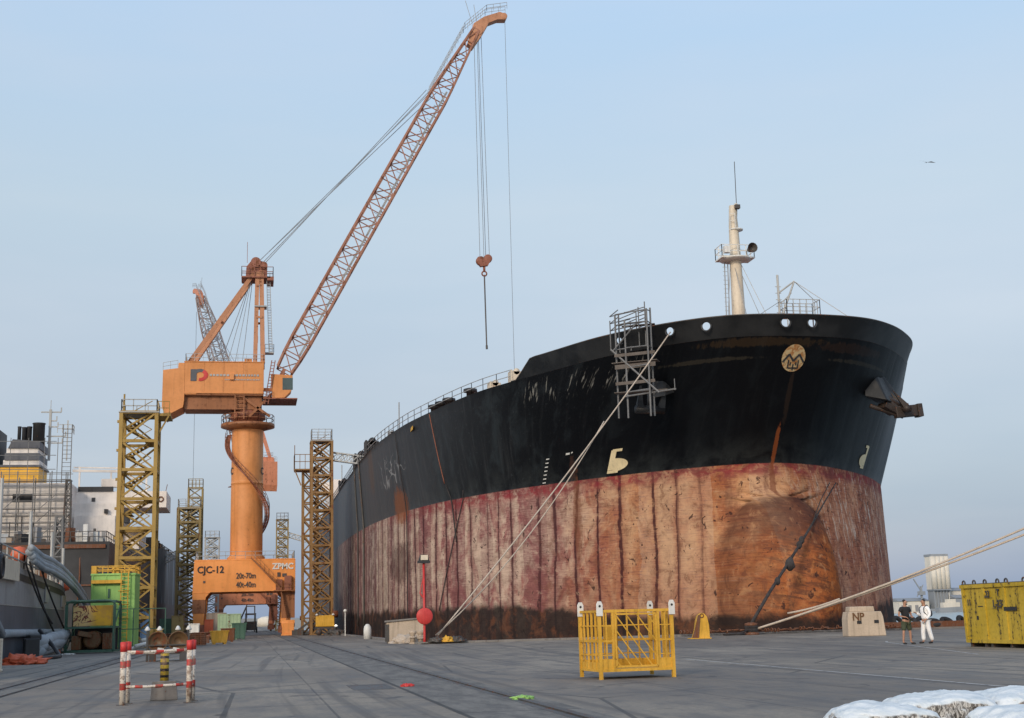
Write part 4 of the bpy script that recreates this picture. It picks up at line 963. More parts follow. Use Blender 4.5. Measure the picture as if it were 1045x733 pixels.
# ================================================================== scaffold hung on the starboard bow
SX, SY = 30.2, 101.6
sca = thing('scaffold', 'tube scaffold hung over the tanker\'s bow rail with a plank stage beneath', 'scaffold', (SX, SY, 17.5))
o_ = Vector((SX, SY, 17.5))
class OMB(MB):
    def build(s, name, mat, parent, off, **k):
        s.v = [tuple(Vector(p)-off) for p in s.v]; return MB.build(s, name, mat, parent, **k)
m = OMB(); A = [(28.75, 101.0), (29.3, 100.2), (30.8, 99.0), (31.3, 99.6)]
lens_ = [(17.0, 25.4), (16.9, 24.9), (16.9, 25.6), (17.0, 25.8)]
for (x, y), (a, b) in zip(A, lens_): m.tube((x, y, a), (x, y, b), .075, 6)
for z in (19.0, 21.0, 22.6, 24.6, 25.5): 
    for p, q in ((0, 2), (1, 2), (0, 1), (2, 3)): m.tube((*A[p], z), (*A[q], z+random.uniform(-.1, .1)), .05, 5)
m.tube((28.3, 101, 22.6), (31.4, 98.5, 18.7), .08, 6); m.tube((28.4, 101, 22.4), (30.0, 99.4, 24.4), .06, 6)
m.tube((29, 100, 18.6), (32.8, 98.5, 19.0), .07, 6); m.tube((32.7, 98.5, 18.9), (32.7, 98.5, 19.8), .04, 5)
tops = [(28.7, 102.4), (29.2, 101.6), (29.7, 103.2), (30.4, 102.3), (30.7, 100.9), (31.1, 100.4), (31.5, 101.4), (30.9, 102.2)]
for i, (x, y) in enumerate(tops): m.tube((x, y, 22.8), (x, y, 25.3+.35*(i % 3)+(.5 if i > 3 else 0)), .05, 5)
for z in (24.7, 25.3, 25.9):
    for p, q in ((0, 2), (1, 5), (0, 1), (4, 6), (5, 6), (2, 7), (1, 3)): m.tube((*tops[p], z-.25), (*tops[q], z+.15), .045, 5)
m.build('tube_frame', 'scaffold', sca, o_)
m = OMB()
def plank(p, q, w, th=.06):
    p, q = Vector(p), Vector(q); d = (q-p).normalized(); s_ = Vector((-d.y, d.x, 0)).normalized()*w/2; z = Vector((0, 0, th))
    m.add([p-s_, p+s_, q+s_, q-s_, p-s_+z, p+s_+z, q+s_+z, q-s_+z], [(0, 1, 2, 3), (7, 6, 5, 4), (0, 1, 5, 4), (1, 2, 6, 5), (2, 3, 7, 6), (3, 0, 4, 7)])
plank((28.6, 101.2, 19.0), (32.4, 99.2, 19.0), 1.0); plank((28.5, 101.2, 21.4), (31.7, 99.3, 21.4), 1.0)
m.prism([(0, 0), (0, 0), (0, 0)], 0, 0) if False else None
plank((28.5, 100.7, 20.9), (31.3, 98.8, 20.9), .06, .35); plank((28.5, 100.7, 21.9), (31.3, 98.8, 21.9), .06, .25); plank((28.5, 100.7, 19.6), (31.2, 98.8, 19.6), .06, .25); plank((29.6, 102.0, 24.7), (32.1, 101.0, 24.75), .6)
m.build('plank', 'board', sca, o_, each=True)

# ================================================================== mooring ropes
def sagline(a, b, sag, n=24):
    a, b = Vector(a), Vector(b); return [a+(b-a)*i/n-Vector((0, 0, sag*4*(i/n)*(1-i/n))) for i in range(n+1)]
def rope(pts, r, mat, name, label, group=None):
    o = Vector(pts[0]); m = MB(); m.path([Vector(p)-o for p in pts], r, 7)
    ob = m.build(name, mat, loc=tuple(o)); tag(ob, label, 'rope', group); return ob
rope(sagline((32.6, 98.6, 23.6), (12.7, 92.2, .55), .5), .055, 'rope', 'mooring_rope', 'pale rope running from the tanker\'s bow opening down past the scaffold to the quay corner')
rope(sagline((26.3, 96.6, 16.1), (12.6, 92.6, .55), 1.3), .045, 'rope', 'mooring_rope', 'slacker pale rope hanging just under the one from the bow opening, to the quay corner')
BOL = Vector((34.3, 89.2, 0))
for i, (dy, z, nm) in enumerate(((-.15, 7.6, 'upper of the two thick pale ropes rising right from the rusty bollard'), (.2, 7.05, 'lower of the two thick pale ropes rising right from the rusty bollard'))):
    e_ = Vector((52.6, 79.0+dy, z)); p = sagline(BOL+Vector((.2, 0, .35)), e_, .35-.1*i); q = sagline(e_, e_+(e_-BOL)*1.2+Vector((0, 0, 5)), 0, 3)
    rope(p+q[1:], .075, 'rope', 'mooring_rope', nm)
rope(sagline((37.6, 90.5, .9+.5), (40.5, 88.0, 2.3), .1, 6), .07, 'rope', 'heaving_line', 'short pale line lashed across the two thick ropes near the bollard')
pts = [(48.5, 104.5, 12.08), (45.4, 100.5, 9.94), (42.11, 95.9, 7.77), (39.16, 93.2, 5.23), (36.63, 91.3, 2.89), (34.43, 89.5, .75)]
wire = rope(pts, [.05, .06, .09, .11, .12, .12], 'rope_dk', 'wire_pennant', 'dark greasy wire with knotted lashings slanting down the rusty bow to the bollard')
rope([(47.65, 103.9, 12.03), (45.22, 100.6, 10.22), (42.15, 95.8, 7.8)], .04, 'rope_dk', 'hanging_line', 'thin dark line beside the greasy wire on the rusty bow')
m = MB()
for i, p in enumerate(((40.9, 94.8, 6.8), (40.5, 94.4, 6.4), (39.2, 93.2, 5.2), (39.0, 93.0, 5.0), (37.6, 92.0, 3.7))):
    m.lathe([(.05, -.3), (.20, -.15), (.24, .1), (.08, .3)], 8, (p[0]-48.5, p[1]-104.5, p[2]-12.08))
m.lathe([(.1, -.5), (.42, -.2), (.3, .3), (.1, .45)], 8, (-9.4, -11.4, -7.13))
m.build('lashing', 'rope_dk', wire, each=True)
b = thing('bollard', 'low rusty bollard heaped with rope at the dock head under the bow', 'bollard', tuple(BOL))
m = MB(); m.lathe([(.55, 0), (.55, .12), (.32, .2), (.28, .55), (.45, .62), (.45, .78), (.2, .85)], 18); m.build('post', 'rust', b)
m = MB()
for i in range(5): m.torus((0, 0, .26+i*.09), .40+.02*(i % 2), .06, 'Z', 18, 6)
m.path([(-.4, -.3, .3), (-1.0, -.6, .15), (-1.7, -.4, .08), (-2.3, -.7, .08), (-1.5, -1.0, .1), (-.8, -.8, .08)], .07, 6); m.build('rope_coil', 'rope_dk', b)
# chain and scrap along the kerb
random.seed(11); m = MB()
x = 29.5
while x < 47: m.torus((x-38, 90.55-90.5+random.uniform(-.1, .1), .1+random.uniform(0, .12)), .17, .05, 'Z' if random.random() < .5 else 'X', 10, 5, .7); x += .24
tag(m.build('anchor_chain', 'rust', loc=(38, 90.2, .14)), 'heavy rusty chain laid along the dock kerb below the bow', 'chain')
# tyres and pipe on the kerb at the right
for i, x in enumerate([46.4, 47.3, 48.4, 49.2, 50.3, 51.5, 52.4, 53.6, 54.6, 56, 57.4]):
    m = MB(); m.torus((0, 0, 0), .40, .17, 'Z', 20, 10, tilt=Matrix.Rotation(R(random.uniform(15, 65)), 4, 'X') @ Matrix.Rotation(R(random.uniform(-30, 30)), 4, 'Y'))
    tag(m.build('fender_tyre', 'tyre', loc=(x, 91.2+random.uniform(-.1, .2), .42+random.uniform(0, .15))), 'worn black tyre slung along the kerb between the tanker and the yellow skip', 'tyre', 'tyres along the dock kerb')
m = MB(); m.box(-1.7, 16, -.16, .16, .0, .42); tag(m.build('fender_beam', 'rust', loc=(44.9, 90.9, .14)), 'long rust-brown beam along the kerb under the tyres', 'beam')
# ================================================================== lifting basket
bk = thing('lifting_basket', 'yellow steel personnel basket with white lifting lugs standing alone on the quay', 'lifting basket', (8.73, 33.3, 0), R(5.0))
Wd, Dp, Hh, zf = 1.98, 1.5, 1.70, .22
m = MB()
for x in (0, Wd):
    for y in (0, Dp): m.bar((x, y, 0 if y == 0 else .02), (x, y, Hh), .085)
for z in (zf, .95, Hh):
    m.bar((0, 0, z), (0, Dp, z), .06); m.bar((Wd, 0, z), (Wd, Dp, z), .06); m.bar((0, Dp, z), (Wd, Dp, z), .06)
for z in (zf, Hh): m.bar((0, 0, z), (Wd, 0, z), .07)
for x in (.36, 1.60): m.bar((x, 0, zf), (x, 0, Hh), .06)
for x0_, x1_ in ((0, .36), (1.60, Wd)):
    m.bar((x0_, 0, .95), (x1_, 0, .95), .05); m.bar((x0_, 0, 1.33), (x1_, 0, 1.33), .025); m.bar((x0_, 0, .6), (x1_, 0, .6), .025); m.bar(((x0_+x1_)/2, 0, zf), ((x0_+x1_)/2, 0, Hh), .035)
for k in range(1, 5): m.bar((0, Dp*k/5, zf), (0, Dp*k/5, Hh), .05); m.bar((Wd, Dp*k/5, zf), (Wd, Dp*k/5, Hh), .05)
for k in range(1, 6): m.bar((Wd*k/6, Dp, zf), (Wd*k/6, Dp, Hh), .035 if k != 3 else .08)
for z in (.6, 1.33): m.bar((0, Dp, z), (Wd, Dp, z), .03); m.bar((0, 0, z), (0, Dp, z), .03)
m.build('frame', 'yellow', bk)
m = MB(); m.box(.03, Wd-.03, .03, Dp-.03, zf-.02, zf+.02); m.box(.04, .34, -.012, .012, zf+.03, .50); m.box(1.62, Wd-.04, -.012, .012, zf+.03, .50); m.box(.05, Wd-.05, Dp-.012, Dp+.012, zf+.03, .46); m.box(-.012, .012, .05, Dp-.05, zf+.03, .42); m.box(Wd-.012, Wd+.012, .05, Dp-.05, zf+.03, .42)
m.build('floor_plate', 'yellow', bk)
m = MB()
for a, b in (((.42, -.02, zf+.09), (1.54, -.02, zf+.09)), ((.42, -.02, zf+.09), (.42, -.02, 1.62)), ((1.54, -.02, zf+.09), (1.54, -.02, 1.62)), ((.42, -.02, 1.62), (1.54, -.02, 1.62))): m.bar(a, b, .045)
for k in range(-3, 4):
    x0_, z0_ = .44+k*.29, 1.60; x1_, z1_ = x0_+.95, .33
    p, q = [x0_, z0_], [x1_, z1_]; s_ = (z1_-z0_)/(x1_-x0_)
    if p[0] < .44: p = [.44, z0_+s_*(.44-x0_)]
    if q[0] > 1.52: q = [1.52, z0_+s_*(1.52-x0_)]
    if q[0] > p[0]+.05: m.bar((p[0], -.02, p[1]), (q[0], -.02, q[1]), .028)
m.build('gate', 'yellow', bk)
m = MB(); m.box(.62, .92, Dp-.3, Dp-.1, .85, 1.32); m.build('tool_box', 'yellow', bk, bevel=.02)
for x in (0, Wd):
    for y in (0, Dp):
        m = MB(); k = .085
        m.prism([(x-k, Hh-.12), (x+k, Hh-.12), (x+k, Hh+.17), (x+.05, Hh+.25), (x-.05, Hh+.25), (x-k, Hh+.17)], y-.075, y-.045 if y == 0 else y-.045)
        lg = m.build('lifting_lug', 'white', bk, bevel=.008)
        m = MB(); m.lathe([(.032, -.002), (.032, .002)], 12, (x, y-.0775, Hh+.13), 'Y'); m.build('eye_hole', 'black', lg)

# ================================================================== barrier with striped post
br_ = thing('barrier', 'low red and white striped pipe barrier in the left foreground', 'barrier', (-2.62, 29.8, 0), R(6))
for x, y in ((0, 0), (.10, .62), (1.37, 0), (1.47, .62)):
    m = MB(); m.lathe([(.066, .0), (.066, 1.22)], 14, (x, y, 0)); m.build('post', 'bands_post', br_)
    m = MB(); m.lathe([(.073, 1.10), (.073, 1.30), (.0, 1.31)], 14, (x, y, 0)); m.build('cap', 'red', br_)
m = MB()
for z in (.38, 1.10): m.path([(0, 0, z), (.45, .02, z-.018), (.9, -.01, z-.004), (1.37, 0, z+.01)], .03, 10); m.path([(.1, .62, z-.04), (.7, .60, z-.05), (1.47, .62, z-.02)], .027, 10)
m.tube((0, 0, .38), (.1, .62, .36), .03, 8); m.tube((1.37, 0, .38), (1.47, .62, .36), .03, 8); m.build('rail', 'bands_rail', br_)
m = MB()
for x, y in ((0, 0), (.10, .62), (1.37, 0), (1.47, .62)): m.box(x-.12, x+.12, y-.12, y+.12, 0, .012)
m.build('foot_plate', 'dk_steel', br_)
sp2 = thing('marker_post', 'short yellow and black banded post on a square grey concrete foot inside the barrier', 'marker post', (-1.86, 31.3, 0), R(4))
m = MB(); m.prism([(-.30, 0), (.30, 0), (.26, .42), (-.26, .42)], -.22, .22); m.build('foot', 'kerb', sp2, bevel=.02)
m = MB(); m.lathe([(.095, .42), (.095, 1.02), (.03, 1.04)], 16); m.build('post', 'bands_yb', sp2)

# ================================================================== drum rack
dr = thing('drum_rack', 'low steel rack carrying two big rust-brown drums, white lamps on its corners', 'drum rack', (-4.75, 66.0, 0), R(3))
m = MB(); m.box(-.05, 1.95, 0, 1.5, .32, .42)
for x in (0, 1.9):
    for y in (0, 1.5): m.bar((x, y, 0), (x, y, 1.5), .09)
for z in (.75,): m.bar((0, 0, z), (1.9, 0, z), .06); m.bar((0, 0, z), (0, 1.5, z), .06); m.bar((1.9, 0, z), (1.9, 1.5, z), .06)
m.box(.1, .4, -.05, 1.5, 0, .32); m.box(1.5, 1.8, -.05, 1.5, 0, .32); m.build('rack', 'dk_steel', dr)
for x in (.48, 1.42):
    m = MB(); m.lathe([(.0, .12), (.18, .12), (.2, .06), (.40, .10), (.43, -.02), (.47, -.02), (.47, .5), (.45, .52), (.47, .54), (.47, 1.0), (.47, 1.4), (.4, 1.42), (0, 1.4)], 24, (x, 0, .92), 'Y')
    m.build('drum', 'drum_rust', dr)
for x in (0, .55, 1.4, 1.9):
    m = MB(); m.lathe([(.10, 1.42), (.14, 1.47), (.05, 1.62), (0, 1.64)], 10, (x, .0 if x in (0, 1.9) else .3, 0)); m.build('lamp', 'white', dr)
for x in (.62, 1.32):
    m = MB(); m.rbox((x, -.1, .52), .30, .03, .20, R(0), R(12)); m.build('tag_plate', 'white', dr)

# ================================================================== yellow skip with writing (right)
sk = thing('waste_skip', 'long battered yellow steel skip marked L-23 at the right edge', 'skip', (28.1, 49.6, 0), R(-90))
L_, H_ = 6.4, 2.38      # local x runs towards the camera
m = MB(); m.prism([(0.12, .18), (L_-.1, .18), (L_, H_), (0, H_)], 0, 2.4)
bm_ = m.build('body', 'bin_yellow', sk, bevel=.02)
m = MB()
for x in (.02, 1.55, 3.0, 4.5, 6.1): m.prism([(x+.06, .2), (x+.20, .2), (x+.16, H_-.1), (x, H_-.1)], -.045, 0.0)
m.box(-.05, L_+.05, -.07, .08, H_-.10, H_+.04); m.box(-.05, .06, 0, 2.4, H_-.10, H_+.04); m.box(.1, L_-.1, -.05, .0, .16, .30); m.build('rib', 'bin_yellow', sk)
m = MB(); m.box(-.03, L_, .0, 2.4, H_+.041, H_+.07); m.build('rim', 'dk_steel', sk)
m = MB()
for x in (.25, 1.3, 1.75, 3.1, 4.6): m.box(x, x+.16, .05, 2.3, 0, .18)
m.build('skid', 'dk_steel', sk)
for x in (.12, .9, 1.7, 2.6, 3.2, 4.4):
    m = MB(); m.torus((x, .05, H_+.10), .10, .032, 'Y', 14, 6); m.build('lifting_ring', 'dk_steel', sk)
m = MB(); m.box(3.05, 3.9, -.06, -.02, 1.38, 1.52); m.box(1.0, 1.12, -.02, -.005, 1.05, 1.2); m.box(1.15, 1.65, -.02, -.006, 1.55, 1.58); m.build('slot', 'black', sk, each=True)
for tx, x, z, s_ in (('11', .42, 1.62, .32), ('.23', 1.75, 1.92, .34), ('T', 2.62, 1.95, .36), ('L-23', 2.30, 1.52, .40), (':', 2.95, 1.6, .4)): lettering(tx, s_, 'dk_steel', sk, (x, -.05, z), bold=.008, sx=.9)
m = MB(); m.box(1.72, 2.28, -.052, -.048, 1.88, 1.90); m.box(2.2, 2.95, -.052, -.048, 1.46, 1.475); m.build('stencil_line', 'dk_steel', sk, each=True)
m = MB(); m.lathe([(.45, 0), (.42, .14), (.28, .27), (.05, .33)], 16); m.lathe([(.5, -.05), (.5, .0)], 16); tag(m.build('buoy', 'red', loc=(29.35, 45.4, 2.50)), 'red and orange rounded float lying on top of the yellow skip', 'buoy')

# ================================================================== quay furniture by the bow
yb_ = thing('bollard_cover', 'yellow rounded steel hood leaning on its base in front of the bow', 'bollard cover', (27.7, 80.8, 0), R(-8))
m = MB(); prof = [(-.62, 0), (.52, 0), (.50, .85), (.40, 1.35), (.22, 1.56), (.02, 1.60), (-.18, 1.45), (-.30, 1.1), (-.42, .5)]
k = len(prof); vs = [(x, -.38, z) for x, z in prof]+[(x*.86, .38, z*.97) for x, z in prof]
m.add(vs, [(i, (i+1) % k, k+(i+1) % k, k+i) for i in range(k)]+[tuple(range(k)), tuple(range(2*k-1, k-1, -1))]); m.box(-.75, .6, -.5, .5, 0, .06); m.build('hood', 'yellow', yb_, bevel=.05)
m = MB(); m.prism([(-.62, .05), (-.2, .05), (-.02, 1.5), (-.18, 1.45), (-.42, .6)], -.44, -.385); m.torus((.05, -.40, 1.42), .12, .03, 'Y', 12, 5); m.build('side_plate', 'rust', yb_)

npb = thing('concrete_block', 'pale concrete block with NP painted on its face beside the two men', 'concrete block', (34.55, 74.2, 0), R(-6)); npb.scale = (.90, 1, 1)
m = MB(); m.prism([(0, 0), (2.55, 0), (2.42, 1.12), (2.30, 1.42), (.12, 1.42), (.02, 1.0)], 0, 1.1); m.prism([(.25, 1.42), (1.95, 1.42), (1.90, 1.72), (.30, 1.72)], .2, 1.0); m.build('block', 'concrete', npb, bevel=.04)
m = MB(); m.box(.62, .92, -.03, .05, .72, .90); m.box(1.78, 2.08, -.03, .05, .74, .92); m.build('lifting_slot', 'black', npb, each=True)
lettering('NP', .62, 'drum_rust', npb, (.32, -.02, .93), bold=.015)

# ------------------------------------------------------------------ people
def skinned(name, nodes, edges, mat, parent, sub=2, root=0):
    me = bpy.data.meshes.new(name); me.from_pydata([n[0] for n in nodes], edges, []); o = bpy.data.objects.new(name, me); C.objects.link(o)
    a = o.modifiers.new('s', 'SKIN'); a.use_smooth_shade = True
    for i, n in enumerate(nodes):
        r = n[1]; me.skin_vertices[0].data[i].radius = (r, r) if not isinstance(r, tuple) else r
    me.skin_vertices[0].data[root].use_root = True
    b = o.modifiers.new('d', 'SUBSURF'); b.levels = b.render_levels = sub
    bpy.context.view_layer.update(); dg = bpy.context.evaluated_depsgraph_get()
    m2 = bpy.data.meshes.new_from_object(o.evaluated_get(dg)); o.modifiers.clear(); o.data = m2
    m2.materials.clear(); m2.materials.append(MT[mat]); 
    for p in m2.polygons: p.use_smooth = True
    o.parent = parent; return o
def chain(seq, start=0): return [(start+i, start+i+1) for i in range(len(seq)-1)]
def hand(nodes, edges, wi, wrist, d, side, s=1.0):
    """five short curled finger chains rooted in the palm"""
    d = Vector(d).normalized(); side = Vector(side).normalized(); nrm_ = d.cross(side); W = Vector(wrist)
    pi = len(nodes); nodes.append((tuple(W+d*.07), .032)); edges.append((wi, pi))
    for k, (off, ln) in enumerate(((-.032, .062), (-.011, .075), (.011, .070), (.031, .055))):
        a = W+d*.095+side*off; b = a+d*ln*.5-nrm_*.012; c = b+d*ln*.35-nrm_*.025; i = len(nodes)
        nodes += [(tuple(a), .011), (tuple(b), .009), (tuple(c), .008)]; edges += [(pi, i), (i, i+1), (i+1, i+2)]
    a = W+d*.04-side*.04; b = a+d*.035-side*.022; i = len(nodes); nodes += [(tuple(a), .012), (tuple(b), .009)]; edges += [(pi, i), (i, i+1)]
def person(label, loc, rz, J, spec):
    p = thing('person', label, 'person', loc, rz); p.scale = (1.16, 1.16, 1.10)
    # body: pelvis root
    n = [((0, 0, .95), (.13, .10)), ((0, .0, 1.08), (.125, .095)), ((0, .01, 1.28), (.145, .105)), ((0, .01, 1.42), (.13, .09)), ((0, 0, 1.50), .058), (J['hb'], .062), (J['hm'], (.078, .092)), (J['ht'], (.070, .082))]
    e = [(i, i+1) for i in range(7)]
    for s in (-1, 1):
        a = J['arm'][0 if s < 0 else 1]; k = len(n); n += [((s*.17, .0, 1.42), .06), (a[0], .046), (a[1], .038), (a[2], .027)]; e += [(3, k), (k, k+1), (k+1, k+2), (k+2, k+3)]
        d = Vector(a[2])-Vector(a[1]); hand(n, e, k+3, a[2], d, Vector((0, 0, 1)).cross(d))
        l = J['leg'][0 if s < 0 else 1]; k = len(n); n += [((s*.09, 0, .88), .085), (l[0], .058), (l[1], .052), (l[2], .034), (l[3], .034)]; e += [(0, k), (k, k+1), (k+1, k+2), (k+2, k+3), (k+3, k+4)]
    skinned('body', n, e, 'skin', p)
    # nose and ears
    hm = Vector(J['hm']); fw = Vector(J['face']).normalized(); sd_ = fw.cross(Vector((0, 0, 1)))
    m = MB(); m.lathe([(.0, -.02), (.016, -.015), (.010, .02), (0, .025)], 8, tuple(hm+fw*.095+Vector((0, 0, -.005))))
    for s in (-1, 1): m.lathe([(0, -.03), (.018, 0), (0, .03)], 8, tuple(hm+sd_*s*.082))
    m.build('face_detail', 'skin', p)
    m = MB()
    for s in (-1, 1): m.lathe([(0, -.010), (.012, 0), (0, .010)], 8, tuple(hm+fw*.086+sd_*s*.032+Vector((0, 0, .02))))
    m.build('eye', 'black', p)
    nodes = [(tuple(hm-fw*.035+Vector((0, 0, -.02))), .078), (tuple(hm-fw*.02+Vector((0, 0, .055))), .088), (tuple(hm+fw*.025+Vector((0, 0, .085))), .070)]
    skinned('hair', nodes, [(0, 1), (1, 2)], 'hair', p)
    if spec.get('beard'): skinned('beard', [(tuple(hm+fw*.045+Vector((0, 0, -.055))), .058), (tuple(hm+fw*.065+Vector((0, 0, -.115))), .035)], [(0, 1)], 'hair', p)
    # clothing shells
    top = [((0, 0, .93), (.165, .128)), ((0, -.01, 1.08), (.175, .14)), ((0, .01, 1.28), (.185, .135)), ((0, .01, 1.41), (.155, .105)), ((0, 0, 1.49), .075)]
    te = [(0, 1), (1, 2), (2, 3), (3, 4)]
    for s in (-1, 1):
        a = J['arm'][0 if s < 0 else 1]; k = len(top); top.append(((s*.175, 0, 1.41), .082)); te.append((3, k)); A_ = Vector((s*.175, 0, 1.41)); B_ = Vector(a[0]); 
        top.append((tuple(B_), .066)); te.append((k, k+1))
        if spec['sleeve'] > 1: Cc = Vector(a[0]).lerp(Vector(a[2]), .5) if False else Vector(a[1]); top.append((tuple(Cc), .058)); te.append((k+1, k+2)); top.append((tuple(Vector(a[1]).lerp(Vector(a[2]), .92)), .044)); te.append((k+2, k+3))
    skinned(spec['topn'], top, te, spec['top'], p)
    bt = [((0, 0, .97), (.155, .12))]; be = []
    for s in (-1, 1):
        l = J['leg'][0 if s < 0 else 1]; k = len(bt); H0 = Vector((s*.095, 0, .86)); K = Vector(l[1]); An = Vector(l[2])
        if spec['leg'] == 'short': seq = [(tuple(H0), .118), (tuple(H0.lerp(K, .5)), .10), (tuple(H0.lerp(K, .92)), .095)]
        else: seq = [(tuple(H0), .118), (tuple(Vector(l[0])), .098), (tuple(K), .085), (tuple(K.lerp(An, .6)), .082), (tuple(An+Vector((0, 0, .02))), .080)]
        bt += seq; be.append((0, k)); be += [(k+i, k+i+1) for i in range(len(seq)-1)]
    skinned(spec['botn'], bt, be, spec['bot'], p)
    for s in (0, 1):
        l = J['leg'][s]; An = Vector(l[2]); To = Vector(l[3]); skinned('shoe', [((An.x, An.y, .05), .048), (tuple(An.lerp(To, .5)+Vector((0, 0, -.01))), .046), (tuple(To+(To-An)*.15), .036)], [(0, 1), (1, 2)], 'shoe', p)
    return p
J1 = dict(hb=(0, -.01, 1.58), hm=(.005, -.02, 1.66), ht=(.005, -.02, 1.74), face=(.45, -.9, 0),
    arm=[((-.26, .03, 1.27), (-.29, .04, 1.13), (-.17, -.13, 1.08)), ((.26, .03, 1.27), (.30, .02, 1.13), (.19, -.14, 1.10))],
    leg=[((-.12, 0, .68), (-.15, -.01, .49), (-.17, .03, .09), (-.19, -.15, .04)), ((.12, 0, .68), (.16, -.01, .49), (.20, .03, .09), (.26, -.13, .04))])
person('bearded man in black sweater and olive shorts facing the man in white', (28.35, 55.0, 0), R(14), J1, dict(beard=True, sleeve=1, topn='sweater', top='cloth_black', botn='shorts', bot='cloth_olive', leg='short'))
J2 = dict(hb=(0, -.03, 1.58), hm=(0, -.05, 1.66), ht=(0, -.05, 1.735), face=(0, -1, 0),
    arm=[((-.22, -.02, 1.25), (-.23, -.05, 1.12), (-.17, -.28, 1.22)), ((.24, .02, 1.26), (.26, .01, 1.13), (.22, -.14, .96))],
    leg=[((-.11, -.02, .68), (-.12, -.05, .49), (-.13, -.04, .09), (-.15, -.22, .04)), ((.11, .02, .68), (.13, .05, .49), (.13, .16, .09), (.14, -.02, .04))])
p2 = person('man in white overalls with a black backpack facing the bearded man', (29.55, 55.5, 0), R(-78), J2, dict(sleeve=2, topn='overall_top', top='cloth_white', botn='overall_trousers', bot='cloth_white', leg='long'))
bpk = thing('backpack', 'black rounded backpack worn by the man in white overalls', 'backpack', (29.55, 55.5, 0), R(-78)); bpk.scale = (1.16, 1.16, 1.10)
skinned('bag', [((0, .20, 1.05), (.13, .09)), ((0, .23, 1.18), (.15, .11)), ((0, .21, 1.36), (.12, .08))], [(0, 1), (1, 2)], 'cloth_black', bpk)
m = MB()
for s in (-1, 1): m.path([(s*.10, .16, 1.42), (s*.12, .02, 1.53), (s*.125, -.14, 1.42), (s*.13, -.145, 1.25), (s*.15, .0, 1.10), (s*.11, .16, 1.06)], .016, 5)
m.build('strap', 'cloth_black', bpk)
# ================================================================== red lamp standard, shelter, small posts at the dock corner
lp = thing('lamp_standard', 'red steel lamp post with a round red disc at the dock corner', 'lamp post', (11.62, 91.0, 0))
m = MB(); m.box(-.25, .25, -.25, .25, 0, .05); m.lathe([(.12, .05), (.085, .4), (.075, 5.5)], 12); m.tube((0, 0, 3.0), (-.28, 0, 3.4), .04, 6); m.tube((-.28, 0, 3.4), (0, 0, 4.6), .03, 6); m.build('pole', 'red', lp)
m = MB(); m.lathe([(0, -.24), (.52, -.24), (.56, -.2), (.56, -.14), (0, -.12)], 28, (0, 0, 1.85), 'Y'); m.build('disc', 'red', lp)
m = MB(); m.box(-.42, .42, -.24, .2, 5.42, 5.58); m.prism([(-.36, 5.58), (.36, 5.58), (.30, 5.95), (-.22, 6.0)], -.18, .2); m.build('lamp_head', 'black', lp)
m = MB(); m.box(-.22, .27, -.28, -.18, 5.62, 5.96); m.build('lens', 'cream', lp)
sh = thing('concrete_housing', 'stained cream concrete housing beside the red lamp post', 'concrete housing', (9.95, 99.2, 0), R(-4))
m = MB(); m.prism([(0, 0), (2.65, 0), (2.75, 1.6), (2.5, 1.78), (-.1, 1.5), (-.12, .3)], 0, 1.6); m.build('block', 'concrete', sh, bevel=.08); m = MB(); m.box(-.16, .1, -.03, 1.5, .1, 1.35); m.build('end_plate', 'dk_steel', sh); m = MB(); m.box(-.2, 2.85, -.12, 1.7, 1.62, 1.74) if False else m.prism([(-.2, 1.5), (2.85, 1.72), (2.85, 1.82), (-.2, 1.62)], -.12, 1.7); m.build('lid', 'kerb', sh)
def blob(name, sx, sy, sz, mat, loc, seed, label, cat, amp=.35, group=None, fr=1.6):
    bm = bmesh.new(); bmesh.ops.create_icosphere(bm, subdivisions=4, radius=1)
    for v in bm.verts:
        n = mnoise.fractal(v.co*fr+Vector((seed, 0, 0)), 1.0, 2.0, 4); v.co *= 1+amp*n; v.co.x *= sx; v.co.y *= sy; v.co.z = max(-.02, v.co.z*sz)
    me = bpy.data.meshes.new(name); bm.to_mesh(me); bm.free(); me.materials.append(MT[mat])
    for p in me.polygons: p.use_smooth = True
    o = bpy.data.objects.new(name, me); C.objects.link(o); o.location = loc; return tag(o, label, cat, group)
blob('rope_heap', 1.05, .7, .55, 'rope', (11.0, 96.6, 0), 3, 'heap of coiled old rope between the cream housing and the red lamp post', 'rope heap', .5, fr=3)
m = MB()
for i in range(4): m.torus((0, 0, .1+i*.09), .55-.05*i, .055, 'Z', 20, 6, .7)
tag(m.build('rope_coil', 'rope', loc=(12.1-.9, 94.2, 0)), 'small flat coil of pale rope at the foot of the red lamp post', 'rope coil')
cb = thing('corner_bollard', 'pale twin-horned bollard with ropes made fast behind the red lamp post', 'bollard', (12.35-1.0, 93.2, 0))
m = MB(); m.box(-.5, .5, -.3, .3, 0, .1); m.lathe([(.2, .1), (.16, .6), (.27, .72), (.27, .85), (.1, .9)], 14, (-.28, 0, 0)); m.lathe([(.2, .1), (.16, .6), (.27, .72), (.27, .85), (.1, .9)], 14, (.28, 0, 0)); m.build('post', 'concrete', cb)
m = MB(); m.torus((-.28, 0, .45), .23, .06, 'Z', 16, 6); m.torus((.28, 0, .5), .23, .06, 'Z', 16, 6); m.torus((.28, 0, .38), .24, .06, 'Z', 16, 6); m.build('rope_turn', 'rope', cb)
m = MB(); m.lathe([(.36, 0), (.36, .9), (.30, 1.15), (.15, 1.35), (0, 1.38)], 14); m.torus((0, -.3, .9), .1, .03, 'Y', 10, 5); tag(m.build('marker_stub', 'white', loc=(10.75, 126, 0)), 'small white rounded stub post on the dock edge left of the cream housing', 'stub post')
